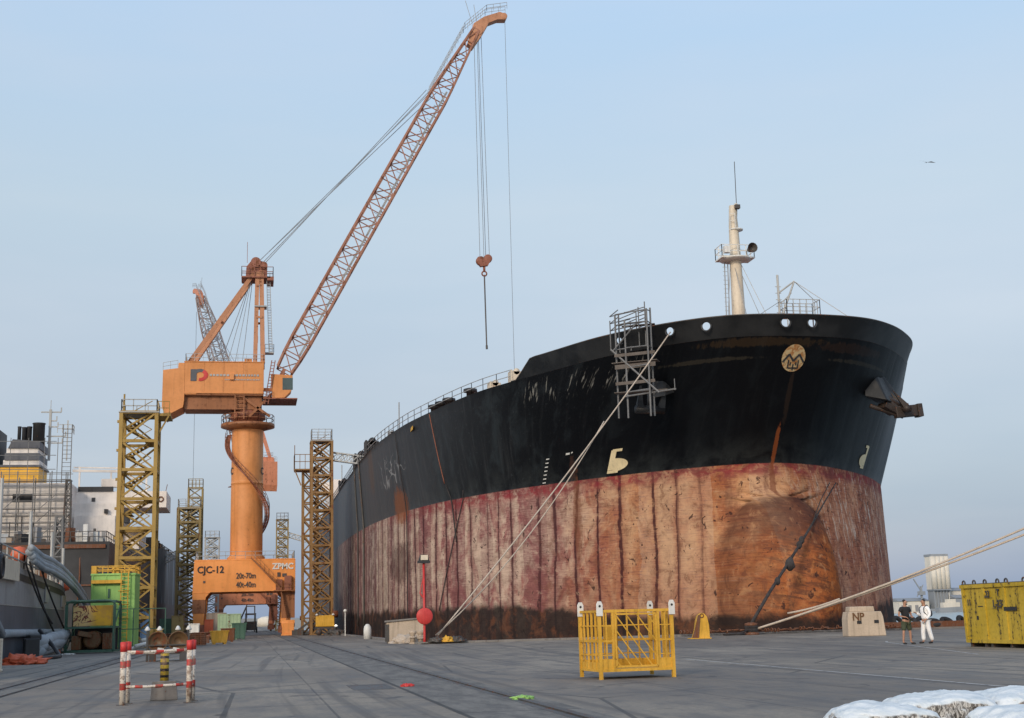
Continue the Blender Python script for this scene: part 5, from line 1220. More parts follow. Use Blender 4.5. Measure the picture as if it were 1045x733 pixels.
m = MB(); m.tube((0, 0, 0), (0, 0, 2.7), .06, 6); m.lathe([(.06, 2.7), (.2, 2.8), (.2, 3.0), (0, 3.1)], 10); tag(m.build('dock_light', 'white', loc=(10.9, 158, 0)), 'thin dock edge light post with white head beside the brown tower', 'dock light')
yg = thing('generator_cart', 'yellow generator with white lamps at the foot of the brown tower', 'generator', (8.2, 172, 0))
m = MB(); m.prism([(0, 1.1), (2.3, 1.1), (2.3, 2.3), (2.1, 2.5), (.2, 2.5), (0, 2.3)], 0, 1.5); m.build('body', 'yellow', yg, bevel=.05)
m = MB(); m.box(-.1, 2.5, .1, 1.4, .85, 1.1)
for x in (.4, 1.9): m.lathe([(.4, -.1), (.4, .1)], 14, (x, .05, .42), 'Y'); m.lathe([(.4, -.1), (.4, .1)], 14, (x, 1.4, .42), 'Y')
m.tube((2.3, .5, .9), (3.6, .5, .5), .06, 6); m.build('chassis', 'dk_steel', yg)
for x, z in ((.1, 2.6), (2.15, 2.6), (2.5, 1.2)):
    m = MB(); m.lathe([(.16, -.1), (.2, .0), (0, .16)], 10, (x, -.05, z)); m.build('lamp', 'lens' if z < 2 else 'white', yg)
blob('hose_heap', 1.3, .8, .6, 'dk_steel', (11.0-.4, 170.5, 0), 8, 'dark tangle of hoses beside the yellow generator', 'hose heap', .7, fr=3)
random.seed(3)
for i in range(3):
    blob('tyre_scrap', .5, .3, .3, ('dk_steel', 'yellow', 'dk_steel')[i], (12.35+i*.75, 90.6, .14), 20+i, ('dark rag bundle on the kerb just right of the red lamp post', 'small yellow rag on the dock kerb between two dark bundles', 'dark rag bundle on the kerb farther right of the red lamp post')[i], 'rag', .6, fr=3)

# ================================================================== wrapped pallets, bottom right
def wrapped(label, loc, rz, w_, d_, h_, seed):
    t = thing('wrapped_pallet', label, 'wrapped pallet', loc, rz, 'plastic-wrapped pallets in the bottom right corner')
    bm = bmesh.new(); bmesh.ops.create_cube(bm, size=2); bmesh.ops.subdivide_edges(bm, edges=bm.edges, cuts=47, use_grid_fill=True)
    for v in bm.verts:
        p = v.co.copy(); q = (abs(p.x)**7+abs(p.y)**7+abs(p.z)**7)**(1/7); p /= q          # rounded block
        s3 = Vector((p.x*w_/2, p.y*d_/2, p.z*.5)); n = p.normalized()
        side = max(0, 1-abs(p.z)**6)
        bag = math.cos(s3.x*17+seed)*math.cos(s3.y*17)*math.cos(p.z*13)
        k = .030*mnoise.fractal(s3*3.1+Vector((seed, 0, 0)), 1, 2, 5)+side*(.014*bag+.030*mnoise.turbulence(s3*9+Vector((seed, 3, 0)), 3, False))
        k += (1-side)*.020*mnoise.ridged_multi_fractal(Vector((s3.x*4+s3.y*2, s3.y*6, seed)), 1, 2, 5, 1, 2)-.02
        k += (1-side)*.022*mnoise.fractal(Vector((s3.x*2.2, s3.y*5, seed)), 1, 2, 6)
        s3 += n*k
        dome = .04*(1-p.x*p.x)*(1-p.y*p.y)*max(0, p.z)
        v.co = Vector((s3.x, s3.y, .14+(s3.z+.5)*(h_-.16)+dome))
    me = bpy.data.meshes.new('wrapped_load'); bm.to_mesh(me); bm.free(); me.materials.append(MT['wrap'])
    for p in me.polygons: p.use_smooth = True
    o = bpy.data.objects.new('wrapped_load', me); C.objects.link(o); o.parent = t
    m = MB()
    for y in (-d_*.4, 0, d_*.4): m.box(-w_/2, w_/2, y-.05, y+.05, 0, .11)
    for i in range(6): x = -w_/2+.06+i*(w_-.12)/5; m.box(x-.05, x+.05, -d_/2, d_/2, .112, .14)
    m.build('pallet_base', 'concrete', t)
    return t
def wrapm():
    t = NT('film_wrapped_load'); o = t.obj(); geo = t.n('ShaderNodeNewGeometry'); nz = t.sep(geo.outputs['Normal'])[2]; z = t.sep(o)[2]
    n = t.noise(t.scl(o, (6, 9, 9)), 1, 6, .7, .6); n2 = t.noise(o, 3, 4, .6); sp_ = t.noise(t.scl(o, (30, 30, 14)), 1, 6, .78, 1.4); br = t.noise(o, 7, 5, .6)
    top_ = t.mix(t.mr(n, .3, .65), (.58, .66, .70), (.85, .89, .90))
    sd_ = t.mix(t.mr(sp_, .44, .56), (.085, .075, .065), (.62, .60, .56)); sd_ = t.mix(t.mr(br, .5, .62, 0, .6), sd_, (.34, .25, .17)); sd_ = t.mix(t.mr(n2, .55, .66, 0, .75), sd_, (.55, .62, .68))
    f_ = t.mr(t.ma('ADD', nz, t.ma('MULTIPLY', t.ma('SUBTRACT', n2, .5), .8)), .25, .55)
    t.bump(t.ma('ADD', n, t.ma('MULTIPLY', sp_, .5)), .5, .03); return t.out(t.mix(f_, sd_, top_), .28)
MT['wrap'] = wrapm()
wrapped('front left plastic-wrapped pallet load, its left end bare of other loads', (4.77, 9.82, 0), R(-12), .80, .78, .86, 1.3)
wrapped('middle plastic-wrapped pallet load showing speckled sacks below its white top', (5.48, 10.2, 0), R(-8), .88, .72, .895, 2.7)
wrapped('plastic-wrapped pallet load at the right edge, farthest back of the loads', (6.45, 10.45, 0), R(2), 1.0, .8, .885, 4.1)
wrapped('nearest plastic-wrapped load, only its white top in the frame at the bottom edge', (5.62, 8.85, 0), R(2), 1.15, .72, .875, 5.6)

# small litter
blob('red_rag', .16, .10, .07, 'red', (3.8, 33.4, 0), 31, 'small red rag beside the right-hand crane rail', 'rag', .6, fr=3)
blob('green_rag', .22, .13, .07, 'green', (5.35, 26.6, 0), 37, 'small bright green rag on the crane rail at the bottom of the photo', 'rag', .7, fr=3)
m = MB(); m.prism([(0, 0), (.09, .015), (.12, .03), (.03, .02)], -.02, .02)
for s in (-1, 1): m.add([(0, s*.03, .02), (.02, s*.25, .10), (-.02, s*.48, .04), (-.07, s*.25, .09), (-.07, s*.03, .02)], [(0, 1, 2, 3, 4)])
m.add([(-.06, -.02, .01), (-.18, -.05, .02), (-.18, .05, .02), (-.06, .02, .01)], [(0, 1, 2, 3)])
b_ = m.build('gull', 'dk_steel', loc=(34.15, 60, 24.2)); b_.rotation_euler = (R(12), R(-10), R(60)); tag(b_, 'small dark bird flying high right of the tanker\'s mast', 'bird')
# ================================================================== green tank box and rack (left)
gt = thing('tank_box', 'tall light green tank box with a yellow ladder, in front of the olive-yellow tower', 'tank', (-11.35, 101.5, 0), R(-3)); gt.scale = (1, 1, .96)
m = MB(); m.box(0, 3.1, 0, 2.6, .25, 5.75)
for x in (.05, 1.0, 2.0): m.box(x, x+.10, -.05, 0.0, .3, 5.7)
m.box(-.05, 3.15, -.08, 2.65, 5.6, 5.75); m.build('body', 'green', gt, bevel=.03)
m = MB(); m.box(.05, 2.2, -.35, -.05, 5.0, 5.25); m.build('gutter', 'yellow', gt)
m = MB(); m.bar((2.15, -.28, .6), (2.15, -.28, 5.9), .07); m.bar((2.65, -.28, .6), (2.65, -.28, 5.9), .07)
for i in range(18): m.bar((2.15, -.28, .7+i*.3), (2.65, -.28, .7+i*.3), .045)
for z in (2.4, 3.4, 4.4): m.torus((2.4, -.62, z), .38, .03, 'Z', 14, 4)
m.build('ladder', 'yellow', gt)
m = MB(); m.railing([(0, .05, 5.75), (3.1, .05, 5.75), (3.1, 2.5, 5.75), (0, 2.5, 5.75)], .55, .75, .05, True); m.box(0, .35, -.05, .3, 5.75, 6.3); m.box(1.4, 1.9, .2, .8, 5.75, 6.15); m.build('top_rail', 'yellow', gt)
m = MB(); 
for x in (.1, 2.6): m.box(x, x+.4, .05, 2.5, 0, .25)
m.box(1.2, 1.35, -.08, -.03, 3.9, 4.6); m.build('skid', 'dkgreen', gt)
m = MB(); 
for x in (3.1, 4.2, 5.3): m.bar((x, -.1, 0), (x, -.1, 2.9), .07)
for z in (1.5, 2.9): m.bar((1.6, -.5, z), (5.3, -.1, z), .06)
m.bar((1.6, -.5, 0), (1.6, -.5, 2.9), .07); tag(m.build('guard_rail', 'dkgreen', loc=(-11.2, 98.9, 0)), 'dark green pipe guard rail standing before the green tank box', 'guard rail')

rk = thing('equipment_rack', 'dark green two-tier frame holding a yellow panel above rusty junk', 'equipment rack', (-11.95, 93.4, 0), R(-4)); rk.scale = (1, 1, .96)
W_, D_, H_ = 3.1, 2.4, 3.55
m = MB()
for y in (0, D_):
    for x in (0, W_): m.bar((x, y, .12), (x, y, H_-.25), .17)
    m.path([(0, y, H_-.3), (.05, y, H_-.1), (.3, y, H_), (W_-.3, y, H_), (W_-.05, y, H_-.1), (W_, y, H_-.3)], .09, 6); m.bar((0, y, .15), (W_, y, .15), .17); m.bar((0, y, 1.75), (W_, y, 1.75), .13)
for x in (0, W_):
    for z in (.15, 1.75, H_-.05): m.bar((x, 0, z), (x, D_, z), .12)
m.bar((.05, 0, .2), (.05, D_, 1.7), .07); m.bar((W_, 0, 1.8), (W_, D_, 3.4), .07); m.build('frame', 'dkgreen', rk)
def scrawl():
    t = NT('yellow_panel_with_red_scrawl'); o = t.obj(); n = t.noise(t.scl(o, (1.1, 1.1, 1.5)), 1, 2, .5, 1.5); p = t.sep(o)
    k = t.ma('MULTIPLY', t.mr(t.ma('ABSOLUTE', t.ma('SUBTRACT', n, .5)), .025, .035, 1, 0), t.mr(p[0], 1.9, 2.0, 1, 0))
    f = t.noise(o, 2.5, 4); c = t.mix(t.mr(f, .4, .6), (.72, .42, .03), (.62, .34, .05)); c = t.mix(t.ma('MULTIPLY', t.mr(p[0], 1.2, 1.9, .45, 0), 1), c, (.70, .60, .40))
    return t.out(t.mix(k, c, (.16, .03, .02)), .6)
MT['scrawl'] = scrawl()
m = MB(); m.box(.35, 2.85, .35, 2.1, 1.85, 3.25); m.build('upper_panel', 'scrawl', rk, bevel=.03)
m = MB(); m.box(.3, .9, .3, 2.1, .25, 1.2); m.lathe([(.0, -.1), (.5, -.1), (.62, 0), (.62, .9), (.4, 1), (0, 1)], 18, (1.6, .6, .9), 'Y'); m.box(2.3, 2.85, .35, 2.0, .25, 1.35); m.rbox((1.1, .5, 1.3), .9, .7, .35, .3, .2); m.build('pump_unit', 'drum_rust', rk, bevel=.03)
m = MB(); m.box(.15, 3.0, 2.15, 2.25, .2, 1.7); m.build('back_sheet', 'black', rk)
m = MB(); m.prism([(0, 0), (.35, 0), (.2, .55), (.1, .55)], -.15, .15); tag(m.build('marker_cone', 'orangebuoy', loc=(-12.9+.5, 92.2, 0)), 'small faded red marker at the left foot of the dark green frame', 'marker')
blob('white_sheet', .45, .25, .08, 'white', (-11.4, 90.2, 0), 41, 'crumpled white sheet on the ground below the dark green frame', 'plastic sheet', .6, fr=3)

# ================================================================== grey workboat alongside, left
wb = thing('workboat', 'grey workboat with a slate band and pale fender strake, close alongside at the left', 'boat', (-13.4, 60, -3))
O_ = Vector((-13.4, 60, -3))
class VMB(MB):
    def __init__(s, root, off): super().__init__(); s.root = root; s.off = off
    def build(s, name, mat, parent=None, **k):
        s.v = [tuple(Vector(p)-s.off) for p in s.v]; return MB.build(s, name, mat, parent or s.root, **k)
V_ = lambda: VMB(wb, O_)
def gz(y): return 5.9-(y-60)*.028 if y < 100 else 4.78-(y-100)*.06
def gx(y): return -13.35 if y < 100 else -13.35-((y-100)/22)**2.4*9
def strip(z0f, z1f, name, mat, off=0, lean=0):
    m = V_(); ys = [40+i*1.5 for i in range(56)]; vs = []
    for y in ys:
        y = min(y, 122); vs += [(gx(y)+off, y, z0f(y)), (gx(y)+off+lean, y, z1f(y))]
    m.add(vs, [(2*i, 2*i+2, 2*i+3, 2*i+1) for i in range(len(ys)-1)], True)
    m.add([(gx(min(y, 122))-10, min(y, 122), z1f(min(y, 122))) for y in (40, 122)]+[(gx(40), 40, z1f(40))], [(0, 1, 2)]) if False else None
    return m.build(name, mat)
strip(lambda y: -3.5, lambda y: 1.5, 'lower_plating', 'vessel_dk', -.04)
strip(lambda y: 1.5, lambda y: 3.0, 'slate_band', 'vessel_dk', 0)
strip(lambda y: 3.0, gz, 'upper_plating', 'vessel', -.0)
strip(lambda y: gz(y)-.75, lambda y: gz(y)-.35, 'sheer_dark_band', 'black', .03)  # black band just below the gunwale
m = V_(); vs = []; ys = [40+i*2 for i in range(42)]
for y in ys: y = min(y, 122); vs += [(gx(y)-.05, y, gz(y)-.25), (-25, y, gz(y)-.25)]
m.add(vs, [(2*i, 2*i+2, 2*i+3, 2*i+1) for i in range(len(ys)-1)]); m.box(-25.1, -25, 40, 121, -3, 4.5); m.build('deck', 'dk_steel')
m = V_(); m.path([(gx(y)+.12, y, 1.45-.002*(y-80)) for y in range(77, 121, 3)], .24, 8); m.path([(-13.2, 77, 1.45), (-13.2, 74.5, 2.3), (-13.2, 71.5, 3.4), (-13.2, 66, 4.4)], .26, 8); m.build('fender_strake', 'tarp')
m = V_(); m.box(-13.30, -13.1, 73.0, 81.5, 4.4, 5.5); m.build('bulwark_plate', 'cream'); m = V_(); m.torus((-13.1, 75.4, 5.0), .55, .14, 'X', 20, 6, 1.0); m.lathe([(.5, -.02), (.5, .02)], 18, (-13.07, 75.4, 5.0), 'X'); m.build('fairlead', 'black')
m = V_()
for k, (dx, dz, r) in enumerate(((0, 0, .26), (.30, -.45, .24), (.15, .42, .22), (.5, -.85, .18))): m.path([(-13.0+dx*.5, y, z+dz*.6) for y, z in ((84, 6.2), (88, 5.9), (92, 5.85), (97, 5.6), (102, 5.15), (107, 4.55), (111, 3.95), (114, 3.3), (116, 2.6))], r, 9)
m.build('rolled_cover', 'tarp')
m = V_()
for y, h in ((72, 3), (78, 4.6), (88.5, 3.9), (98, 3.5), (104, 3.0)): m.tube((-13.7, y, gz(y)-.2), (-13.7, y, gz(y)+h), .10, 6)
m.railing([(-13.6, y, gz(y)) for y in (62, 70, 78, 86, 94, 102)], 1.0, 2, .05); m.build('stanchion', 'pale_tower')
m = V_(); m.truss((-14.6, 108, 4), (-14.6, 108, 10.2), .8, .5, .8, .5, 8, (1, 0, 0), .07, .045); m.build('lattice_mast', 'scaffold')
for y, z, x in ((76, 6.4, -13.9), (86.5, 6.2, -14.0), (109, 5.0, -14.2), (81, 7.0, -15)):
    m = V_(); m.lathe([(0, -.5), (.35, -.42), (.52, 0), (.35, .42), (0, .5)], 14, (x, y, z)); m.build('buoy', 'orangebuoy')
random.seed(21)
for i in range(26):
    y = random.uniform(66, 104); m = V_(); m.rbox((-14-random.random()*3, y, gz(y)+random.uniform(0, .9)), random.uniform(.3, 1.3), random.uniform(.3, 1.2), random.uniform(.6, 2.2), random.random()*3); m.build('deck_gear', random.choice(['galv', 'dk_steel', 'rust', 'concrete', 'dk_steel']))
m = V_()
for a, b in (((-13.2, 84, 5.6), (-12.5, 91, 2.0)), ((-13.2, 85.5, 5.7), (-12.5, 93, 1.2)), ((-13.2, 90, 5.5), (-12.2, 100, .4))): m.path(sagline(a, b, .35, 10), .06, 5)
m.build('mooring_line', 'rope_dk')
strip(lambda y: 3.0, lambda y: 3.05, 'edge_line', 'galv', .02)
m = V_(); m.box(-13.33, -13.25, 93, 94.5, 3.4, 4.4); m.box(-13.33, -13.25, 101, 103, 3.2, 4.0); m.build('side_hatch', 'galv', each=True)
def heap(pts, r, mat, name, label, cat):
    m = MB(); o = Vector(pts[0]); 
    for k in range(3): m.path([Vector(p)-o+Vector((random.uniform(-.2, .2), 0, .28*k)) for p in pts], [r*(.6+.5*random.random()) for _ in pts], 9)
    return tag(m.build(name, mat, loc=tuple(o)), label, cat)
heap([(-12.1, 82.5, .35), (-12.0, 85, .4), (-12.1, 88, .5), (-12.2, 91, .55), (-12.3, 94.5, .7)], .42, 'tarp', 'folded_cover', 'heap of folded grey tarpaulin on the quay edge beside the workboat', 'tarpaulin')
m = MB(); m.path([(0, 0, .12), (.3, 4, .1), (1.3, 6.5, .1), (1.2, 9.5, .1), (.5, 12, .6), (-.5, 13, 1.6)], .12, 7); tag(m.build('hose', 'black', loc=(-11.9, 72, 0)), 'thick black hose lying on the quay edge left of the grey tarpaulin heap', 'hose')
m = MB(); m.rbox((0, 0, .6), .8, .8, 1.1, .3); m.rbox((.1, .1, 1.2), .7, .6, .3, .6); tag(m.build('dark_crate', 'black', loc=(-12.1, 80.2, 0), bevel=.06), 'black box between the black hose and the grey tarpaulin heap', 'crate')
blob('orange_net', .9, .7, .4, 'orangebuoy', (-10.6, 68.3, 0), 51, 'heap of faded orange netting on the ground at the far left', 'net', .8, fr=3.5)
for i, x in enumerate((-9.85, -10.6)):
    m = MB(); m.box(-.16, .16, -.16, .16, 0, 1.3+.15*i); m.box(-.19, .19, -.19, .19, 0, .1); tag(m.build('guard_post', 'cream', loc=(x-.1, 57.5+i*1.3, 0), bevel=.02), ('short cream post cut by the left edge of the photo', 'slightly taller cream post at the far left')[i], 'post')

# ================================================================== ship under repair, scaffolded house and yellow funnel
ra = thing('ship_under_repair', 'ship under repair at the left with scaffolded white house and yellow funnel', 'ship', (-35, 200, -3)); RO = Vector((-35, 200, -3)); A_ = lambda: VMB(ra, RO)
m = A_(); m.prism([(-15, -4), (-60, -4), (-60, 10.6), (-14.6, 10.6)], 146, 215); m.prism([(-15, -4), (-60, -4), (-60, 12.2), (-14.6, 12.2)], 190, 215.2); m.build('hull', 'black')
m = A_(); m.box(-60, -25.2, 196, 216, 12, 22.0); m.box(-60, -25.0, 195.6, 196, 17.4, 17.7); m.build('deckhouse', 'accom')
m = A_(); m.box(-25.2, -18.6, 200, 216, 9, 19.4); m.box(-25.2, -12.4, 203, 214, 19.0, 21.4); m.box(-25.0, -19.3, 199.4, 200, 10.5, 17.6); m.box(-19.2, -16, 201, 214, 9, 15.6); m.box(-18.5, -15, 198.5, 201, 15.3, 15.6); m.build('side_house', 'accom')
m = A_()
for x, z, w_, h in ((-22.8, 20.2, .5, .6), (-20.6, 18.2, .5, .6), (-17.8, 17.5, .6, 1.8), (-31.6, 19.9, 2.6, 1.1)): m.box(x-w_/2, x+w_/2, 195.8 if x < -26 else 199.3 if x > -21 else 202.9, 196.1 if x < -26 else 203, z-h/2, z+h/2)
m.box(-25, -20, 202.8, 203, 21.4, 22.1) ; m.build('window', 'black', each=True)
m = A_(); m.bar((-26, 204, 24.6), (-14, 204, 24.4), .35); m.bar((-26, 205, 25.2), (-15, 205, 25.0), .2); m.bar((-25, 204, 21.5), (-25, 204, 25.2), .25); m.bar((-15.4, 204, 21.5), (-15.4, 204, 24.9), .25); m.bar((-20.5, 204, 21.5), (-20.5, 204, 24.5), .25); m.rbox((-20.6, 204, 22.7), 2.4, 1.5, 1.2); m.bar((-18.5, 203, 24.2), (-16, 203, 22.4), .2); m.build('deck_gantry', 'accom')
m = A_(); m.torus((-13.2, 202.9, 20.2), .35, .1, 'Y', 12, 5); m.tube((-12.5, 203, 21.4), (-12.3, 203, 22.4), .06, 4); m.build('wing_emblem', 'rust')
m = A_(); m.box(-35.2, -29.9, 198, 206, 22.2, 24.5); m.build('funnel_band', 'funnel_y')
m = A_(); m.box(-34.8, -29.9, 198.2, 206, 24.8, 25.5); m.box(-34.4, -30.1, 198.2, 206, 26.5, 27.2); m.build('funnel_panel', 'accom', each=True)
m = A_(); m.box(-35.5, -29.6, 197.8, 206, 24.5, 24.8); m.box(-34.6, -29.9, 198, 206, 25.5, 26.5); m.prism([(-34.2, 27.2), (-29.9, 27.2), (-29.9, 28.2), (-33.6, 28.5)], 198, 206); m.box(-36.0, -29.2, 197.2, 206, 21.9, 22.2); m.build('funnel_casing', 'vessel_dk', each=True)
m = A_()
for x, r, z in ((-33.4, .26, 30.9), (-32.7, .35, 30.8), (-32.0, .35, 30.9), (-30.7, .85, 31.4)): m.lathe([(r, 28.1), (r, z-.2), (r*1.15, z-.1), (r*1.05, z)], 16, (x, 202, 0))
m.build('exhaust_stack', 'black', each=True); m = A_(); m.box(-40, -35.6, 199, 205, 23, 30); m.build('dark_casing', 'black')
m = A_(); m.bar((-29.3, 203, 26), (-29.3, 203, 33.6), .35); m.tube((-29.3, 203, 33.6), (-29.3, 203, 35), .06, 4)
for z, w_ in ((33.2, 1.5), (31.9, .9), (31.0, 1.1), (29.6, 2.2), (28.6, 1.8)):
    m.bar((-29.3-w_*(.9 if z > 33 else .2), 203, z), (-29.3+w_, 203, z), .18); m.bar((-29.3+w_, 203, z), (-29.3+w_, 203, z+.7), .16)
m.railing([(-28.1, 202, 30), (-26, 202, 30), (-26, 204, 30)], 1.2, .8, .06); m.bar((-26.8, 203, 26), (-26.8, 203, 32), .18); m.build('radar_mast', 'pale_tower')
m = A_(); random.seed(9)
for x in [-47+i*2.15 for i in range(11)]:
    for y in (193.4, 195.2): m.tube((x, y, 10.5), (x, y, 22.5+random.uniform(0, 1.2)+(4 if -30 < x < -25 and False else 0)), .085, 4)
for z in [12.4+i*1.95 for i in range(6)]:
    for y in (193.4, 195.2): m.tube((-48, y, z), (-24.8, y, z), .075, 4); m.tube((-48, y, z+1), (-24.8, y, z+1), .05, 4)
for i in range(6): x = -47+random.random()*20; z = 12.4+1.95*random.randint(0, 4); m.tube((x, 193.4, z), (x+2.1, 193.4, z+1.95), .06, 4)
for x in (-35.6, -33, -30.6, -28.4, -26.6):
    m.tube((x-.6, 196.6, 22), (x-.6, 196.6, 28.5), .06, 4)
for z in (24, 26, 28): m.tube((-36.5, 196.6, z), (-27.4, 196.6, z), .06, 4)
for x in (-26.6, -25.4): m.tube((x, 197, 22), (x, 197, 30.5), .08, 4)
for i in range(14): m.tube((-26.6, 197, 22+i*.6), (-25.4, 197, 22+i*.6), .05, 4)
m.build('scaffolding', 'scaffold')
m = A_()
for z in [12.4+i*1.95 for i in range(6)]: m.box(-48, -24.7-random.random(), 194.6, 195.1, z-.10, z-.02)
m.build('scaffold_plank', 'dk_steel', each=True)
random.seed(30)
m = A_()
for i in range(90):
    x = random.uniform(-46, -15.5); y = random.uniform(147, 190); z = 10.6; h = random.uniform(.4, 1.7); m.rbox((x, y, z+h/2), random.uniform(.2, 1.2), random.uniform(.3, 1.2), h, random.random()*3)
m.build('deck_fitting', 'dk_steel', each=True); m = A_()
m.railing([(-46, 146.5, 10.6), (-15, 146.5, 10.6), (-15, 190, 10.6)], 1.1, 1.8, .05); m.build('deck_railing', 'dk_steel')
m = A_()
for k in range(9): x = -44+k*3.3; m.path([(x, 146.2, 10.4), (x+.1, 145.9, 7), (x-.1, 145.9, 3)], .09, 5)
m.box(-60, -15, 145.8, 145.99, 9.9, 10.3); m.box(-60, -15, 145.85, 145.99, 6.0, 6.15); m.build('hull_trim', 'rust')
m = A_()
for i in range(14): x = random.uniform(-40, -18); y = 147+random.random()*20; m.tube((x, y, 10.6), (x, y, 12.5+random.random()*2.0), .07, 5)
m.truss((-19.5, 150, 10.6), (-19.5, 150, 17.5), .8, .5, .8, .5, 8, (1, 0, 0), .06, .035); m.build('deck_post', 'dk_steel')
for i in range(70):
    m = A_(); z = 10.6; h = random.uniform(.3, 1.9); w_ = random.uniform(.15, .9); m.rbox((random.uniform(-44, -15.3), random.uniform(146.8, 156), z+h/2), w_, w_, h, random.random()*3, random.uniform(-.15, .15)); m.build('deck_fitting', random.choice(['galv', 'rust', 'concrete', 'dk_steel', 'pale_tower', 'vessel', 'white']))
for i in range(7):
    m = A_(); m.rbox((-37+i*3.2+random.random(), 150+random.random()*10, 11.4+random.random()), .9, .9, 1.0, random.random()); m.build('deck_locker', random.choice(['white', 'galv', 'white', 'concrete']))

rb = thing('dark_ship', 'dark-hulled ship with pale vertical streaks between the left towers', 'ship', (-30, 215, -3)); BO = Vector((-30, 215, -3))
def streakm():
    t = NT('streaked_dark_hull'); o = t.obj(); n = t.noise(t.scl(o, (.5, .22, .02)), 1, 5, .7); n2 = t.noise(t.scl(o, (.3, .3, .1)), 1, 4)
    z = t.sep(o)[2]; c = t.mix(t.mr(n, .52, .60), (.018, .020, .024), (.20, .215, .23)); c = t.mix(t.mr(t.ma('ADD', z, n2), 8.5, 9.2, .9, 0), c, (.06, .028, .026)); return t.out(c, .6)
MT['streak'] = streakm()
m = VMB(rb, BO); vs = []; N = 40
for i in range(N+1):
    q = i/N; y = 206+110*q; s_ = min(1, q/.22); b = 13.5*math.sqrt(max(0, 1-(1-s_)**2)); zt = 13.8+1.6*q
    vs += [(-27.3-b, y, -4), (-27.3-b*1.0, y, zt), (-27.3+b, y, zt), (-27.3+b, y, -4)]
m.add(vs, [(4*i+k, 4*i+4+k, 4*i+5+k, 4*i+1+k) for i in range(N) for k in range(3)], True); m.build('hull', 'streak')
m = VMB(rb, BO); m.railing([(-15, 225+i*6, 14.2+i*.09) for i in range(12)], 1.1, 2.5, .06); 
for i in range(6): m.rbox((-16, 222+i*9, 15), 1.2, 1.5, 1.6, i)
m.build('deck_gear', 'dk_steel')

# ================================================================== goods standing along the road
def bin_(name, label, loc, w_, d_, h_, mat, rz=0, flare=.15, cat='bin', ribs=3, group=None):
    t = thing(name, label, cat, loc, rz, group); m = MB()
    a = [(-w_/2+flare, 0), (w_/2-flare, 0), (w_/2, h_), (-w_/2, h_)]; m.prism([(x, z+.12) for x, z in a], -d_/2, d_/2); m.build('body', mat, t, bevel=.02)
    m = MB(); m.box(-w_/2-.04, w_/2+.04, -d_/2-.06, d_/2+.06, h_+.06, h_+.16)
    for i in range(ribs): x = -w_/2+flare+.1+(w_-2*flare-.2)*i/max(1, ribs-1); m.box(x-.05, x+.05, -d_/2-.05, -d_/2, .15, h_+.05)
    for x in (-w_*.3, w_*.3): m.box(x-.1, x+.1, -d_/2, d_/2, 0, .12)
    m.build('rim_and_ribs', mat, t); return t
bin_('skip', 'small yellow skip on the left of the road, in front of the crane\'s left leg', (-2.6, 120, 0), 1.5, 1.4, 1.0, 'yellow', .1, cat='skip')
bin_('skip', 'dark green skip farthest right in the row left of the road', (-1.15, 152, 0), 1.6, 2.2, 1.65, 'dkgreen', .0, cat='skip')
bin_('container', 'pale green container behind the dark green skip', (-2.3, 158, 0), 2.6, 3.2, 2.7, 'pale_green', 0, .02, cat='container', ribs=7)
bin_('crate', 'rust-red crate just right of the small yellow skip', (-2.1, 134, 0), 1.3, 1.3, 1.15, 'rust', .05, .02, cat='crate')
bin_('container', 'faded pale green container far behind, left of the road', (-4.2, 176, 0), 2.4, 4, 3.0, 'concrete', 0, .02, cat='container', ribs=6)
bin_('container', 'blue container low beneath the pale lattice tower', (-7.4, 235, 0), 5.2, 2.6, 2.5, 'blue', 0, .02, cat='container', ribs=9)
bin_('cabin', 'dark blue cabin beside the olive-yellow tower foot', (-10.9, 152, 0), 1.5, 2, 3.1, 'blue', 0, .02, cat='cabin', ribs=2)
bin_('container', 'dark green box right of the dark blue cabin', (-9.6, 168, 0), 2.1, 2.4, 2.4, 'dkgreen', 0, .02, cat='container', ribs=5)
bin_('steel_box', 'dull yellow steel box between the dark green box and the olive tower', (-8.4, 165, 0), 1.4, 1.8, 2.7, 'grey_tower', 0, .02, cat='steel box', ribs=3)
st = thing('pallet_stack', 'long low stack of brown pallets and steel along the road, left of the yellow skip', 'pallet stack', (-5.3, 116, 0)); m = MB()
for k in range(6):
    z = .05+k*.17; 
    for y in (-1.0, 0, 1.0): m.box(-2.3, 1.7, y-.1, y+.1, z, z+.10)
    for i in range(9): x = -2.3+i*.45; m.box(x, x+.34, -1.2, 1.2, z+.10, z+.14)
m.build('pallets', 'rust', st)
st2 = thing('scrap_pile', 'pile of rusty pipes and flanges behind the brown pallet stack', 'scrap pile', (-3.9, 142, 0)); random.seed(2); m = MB()
for i in range(22): a = random.uniform(-.5, .5); x, y, z = random.uniform(-1.4, 1.4), random.uniform(-1, 1), .15+random.random()*.7; m.tube((x-.9*math.cos(a), y-.9*math.sin(a), z), (x+.9*math.cos(a), y+.9*math.sin(a), z+random.uniform(-.1, .1)), .10, 8)
m.build('pipes', 'rust', st2)
for i, (x, y, h, mt, lb) in enumerate(((-5.9, 150, 1.7, 'white', 'white gas bottle crate by the blue container'), (-5.0, 172, 2.2, 'orangebuoy', 'red-orange cabinet near the crane\'s left bogie'))): bin_('cabinet', lb, (x, y, 0), 1.1, 1.1, h, mt, 0, .02, cat='cabinet', ribs=2)
fk = thing('forklift', 'dark forklift truck far down the road under the second crane', 'forklift', (.1, 268, 0)); m = MB()
m.box(-1.2, 1.2, 0, 3.2, .5, 1.7); m.box(-1.25, 1.25, 2.2, 3.5, .5, 2.2); m.build('body', 'dk_steel', fk, bevel=.1)
m = MB()
for x in (-.8, .8): m.bar((x, -.2, .2), (x, -.2, 5.2), .22)
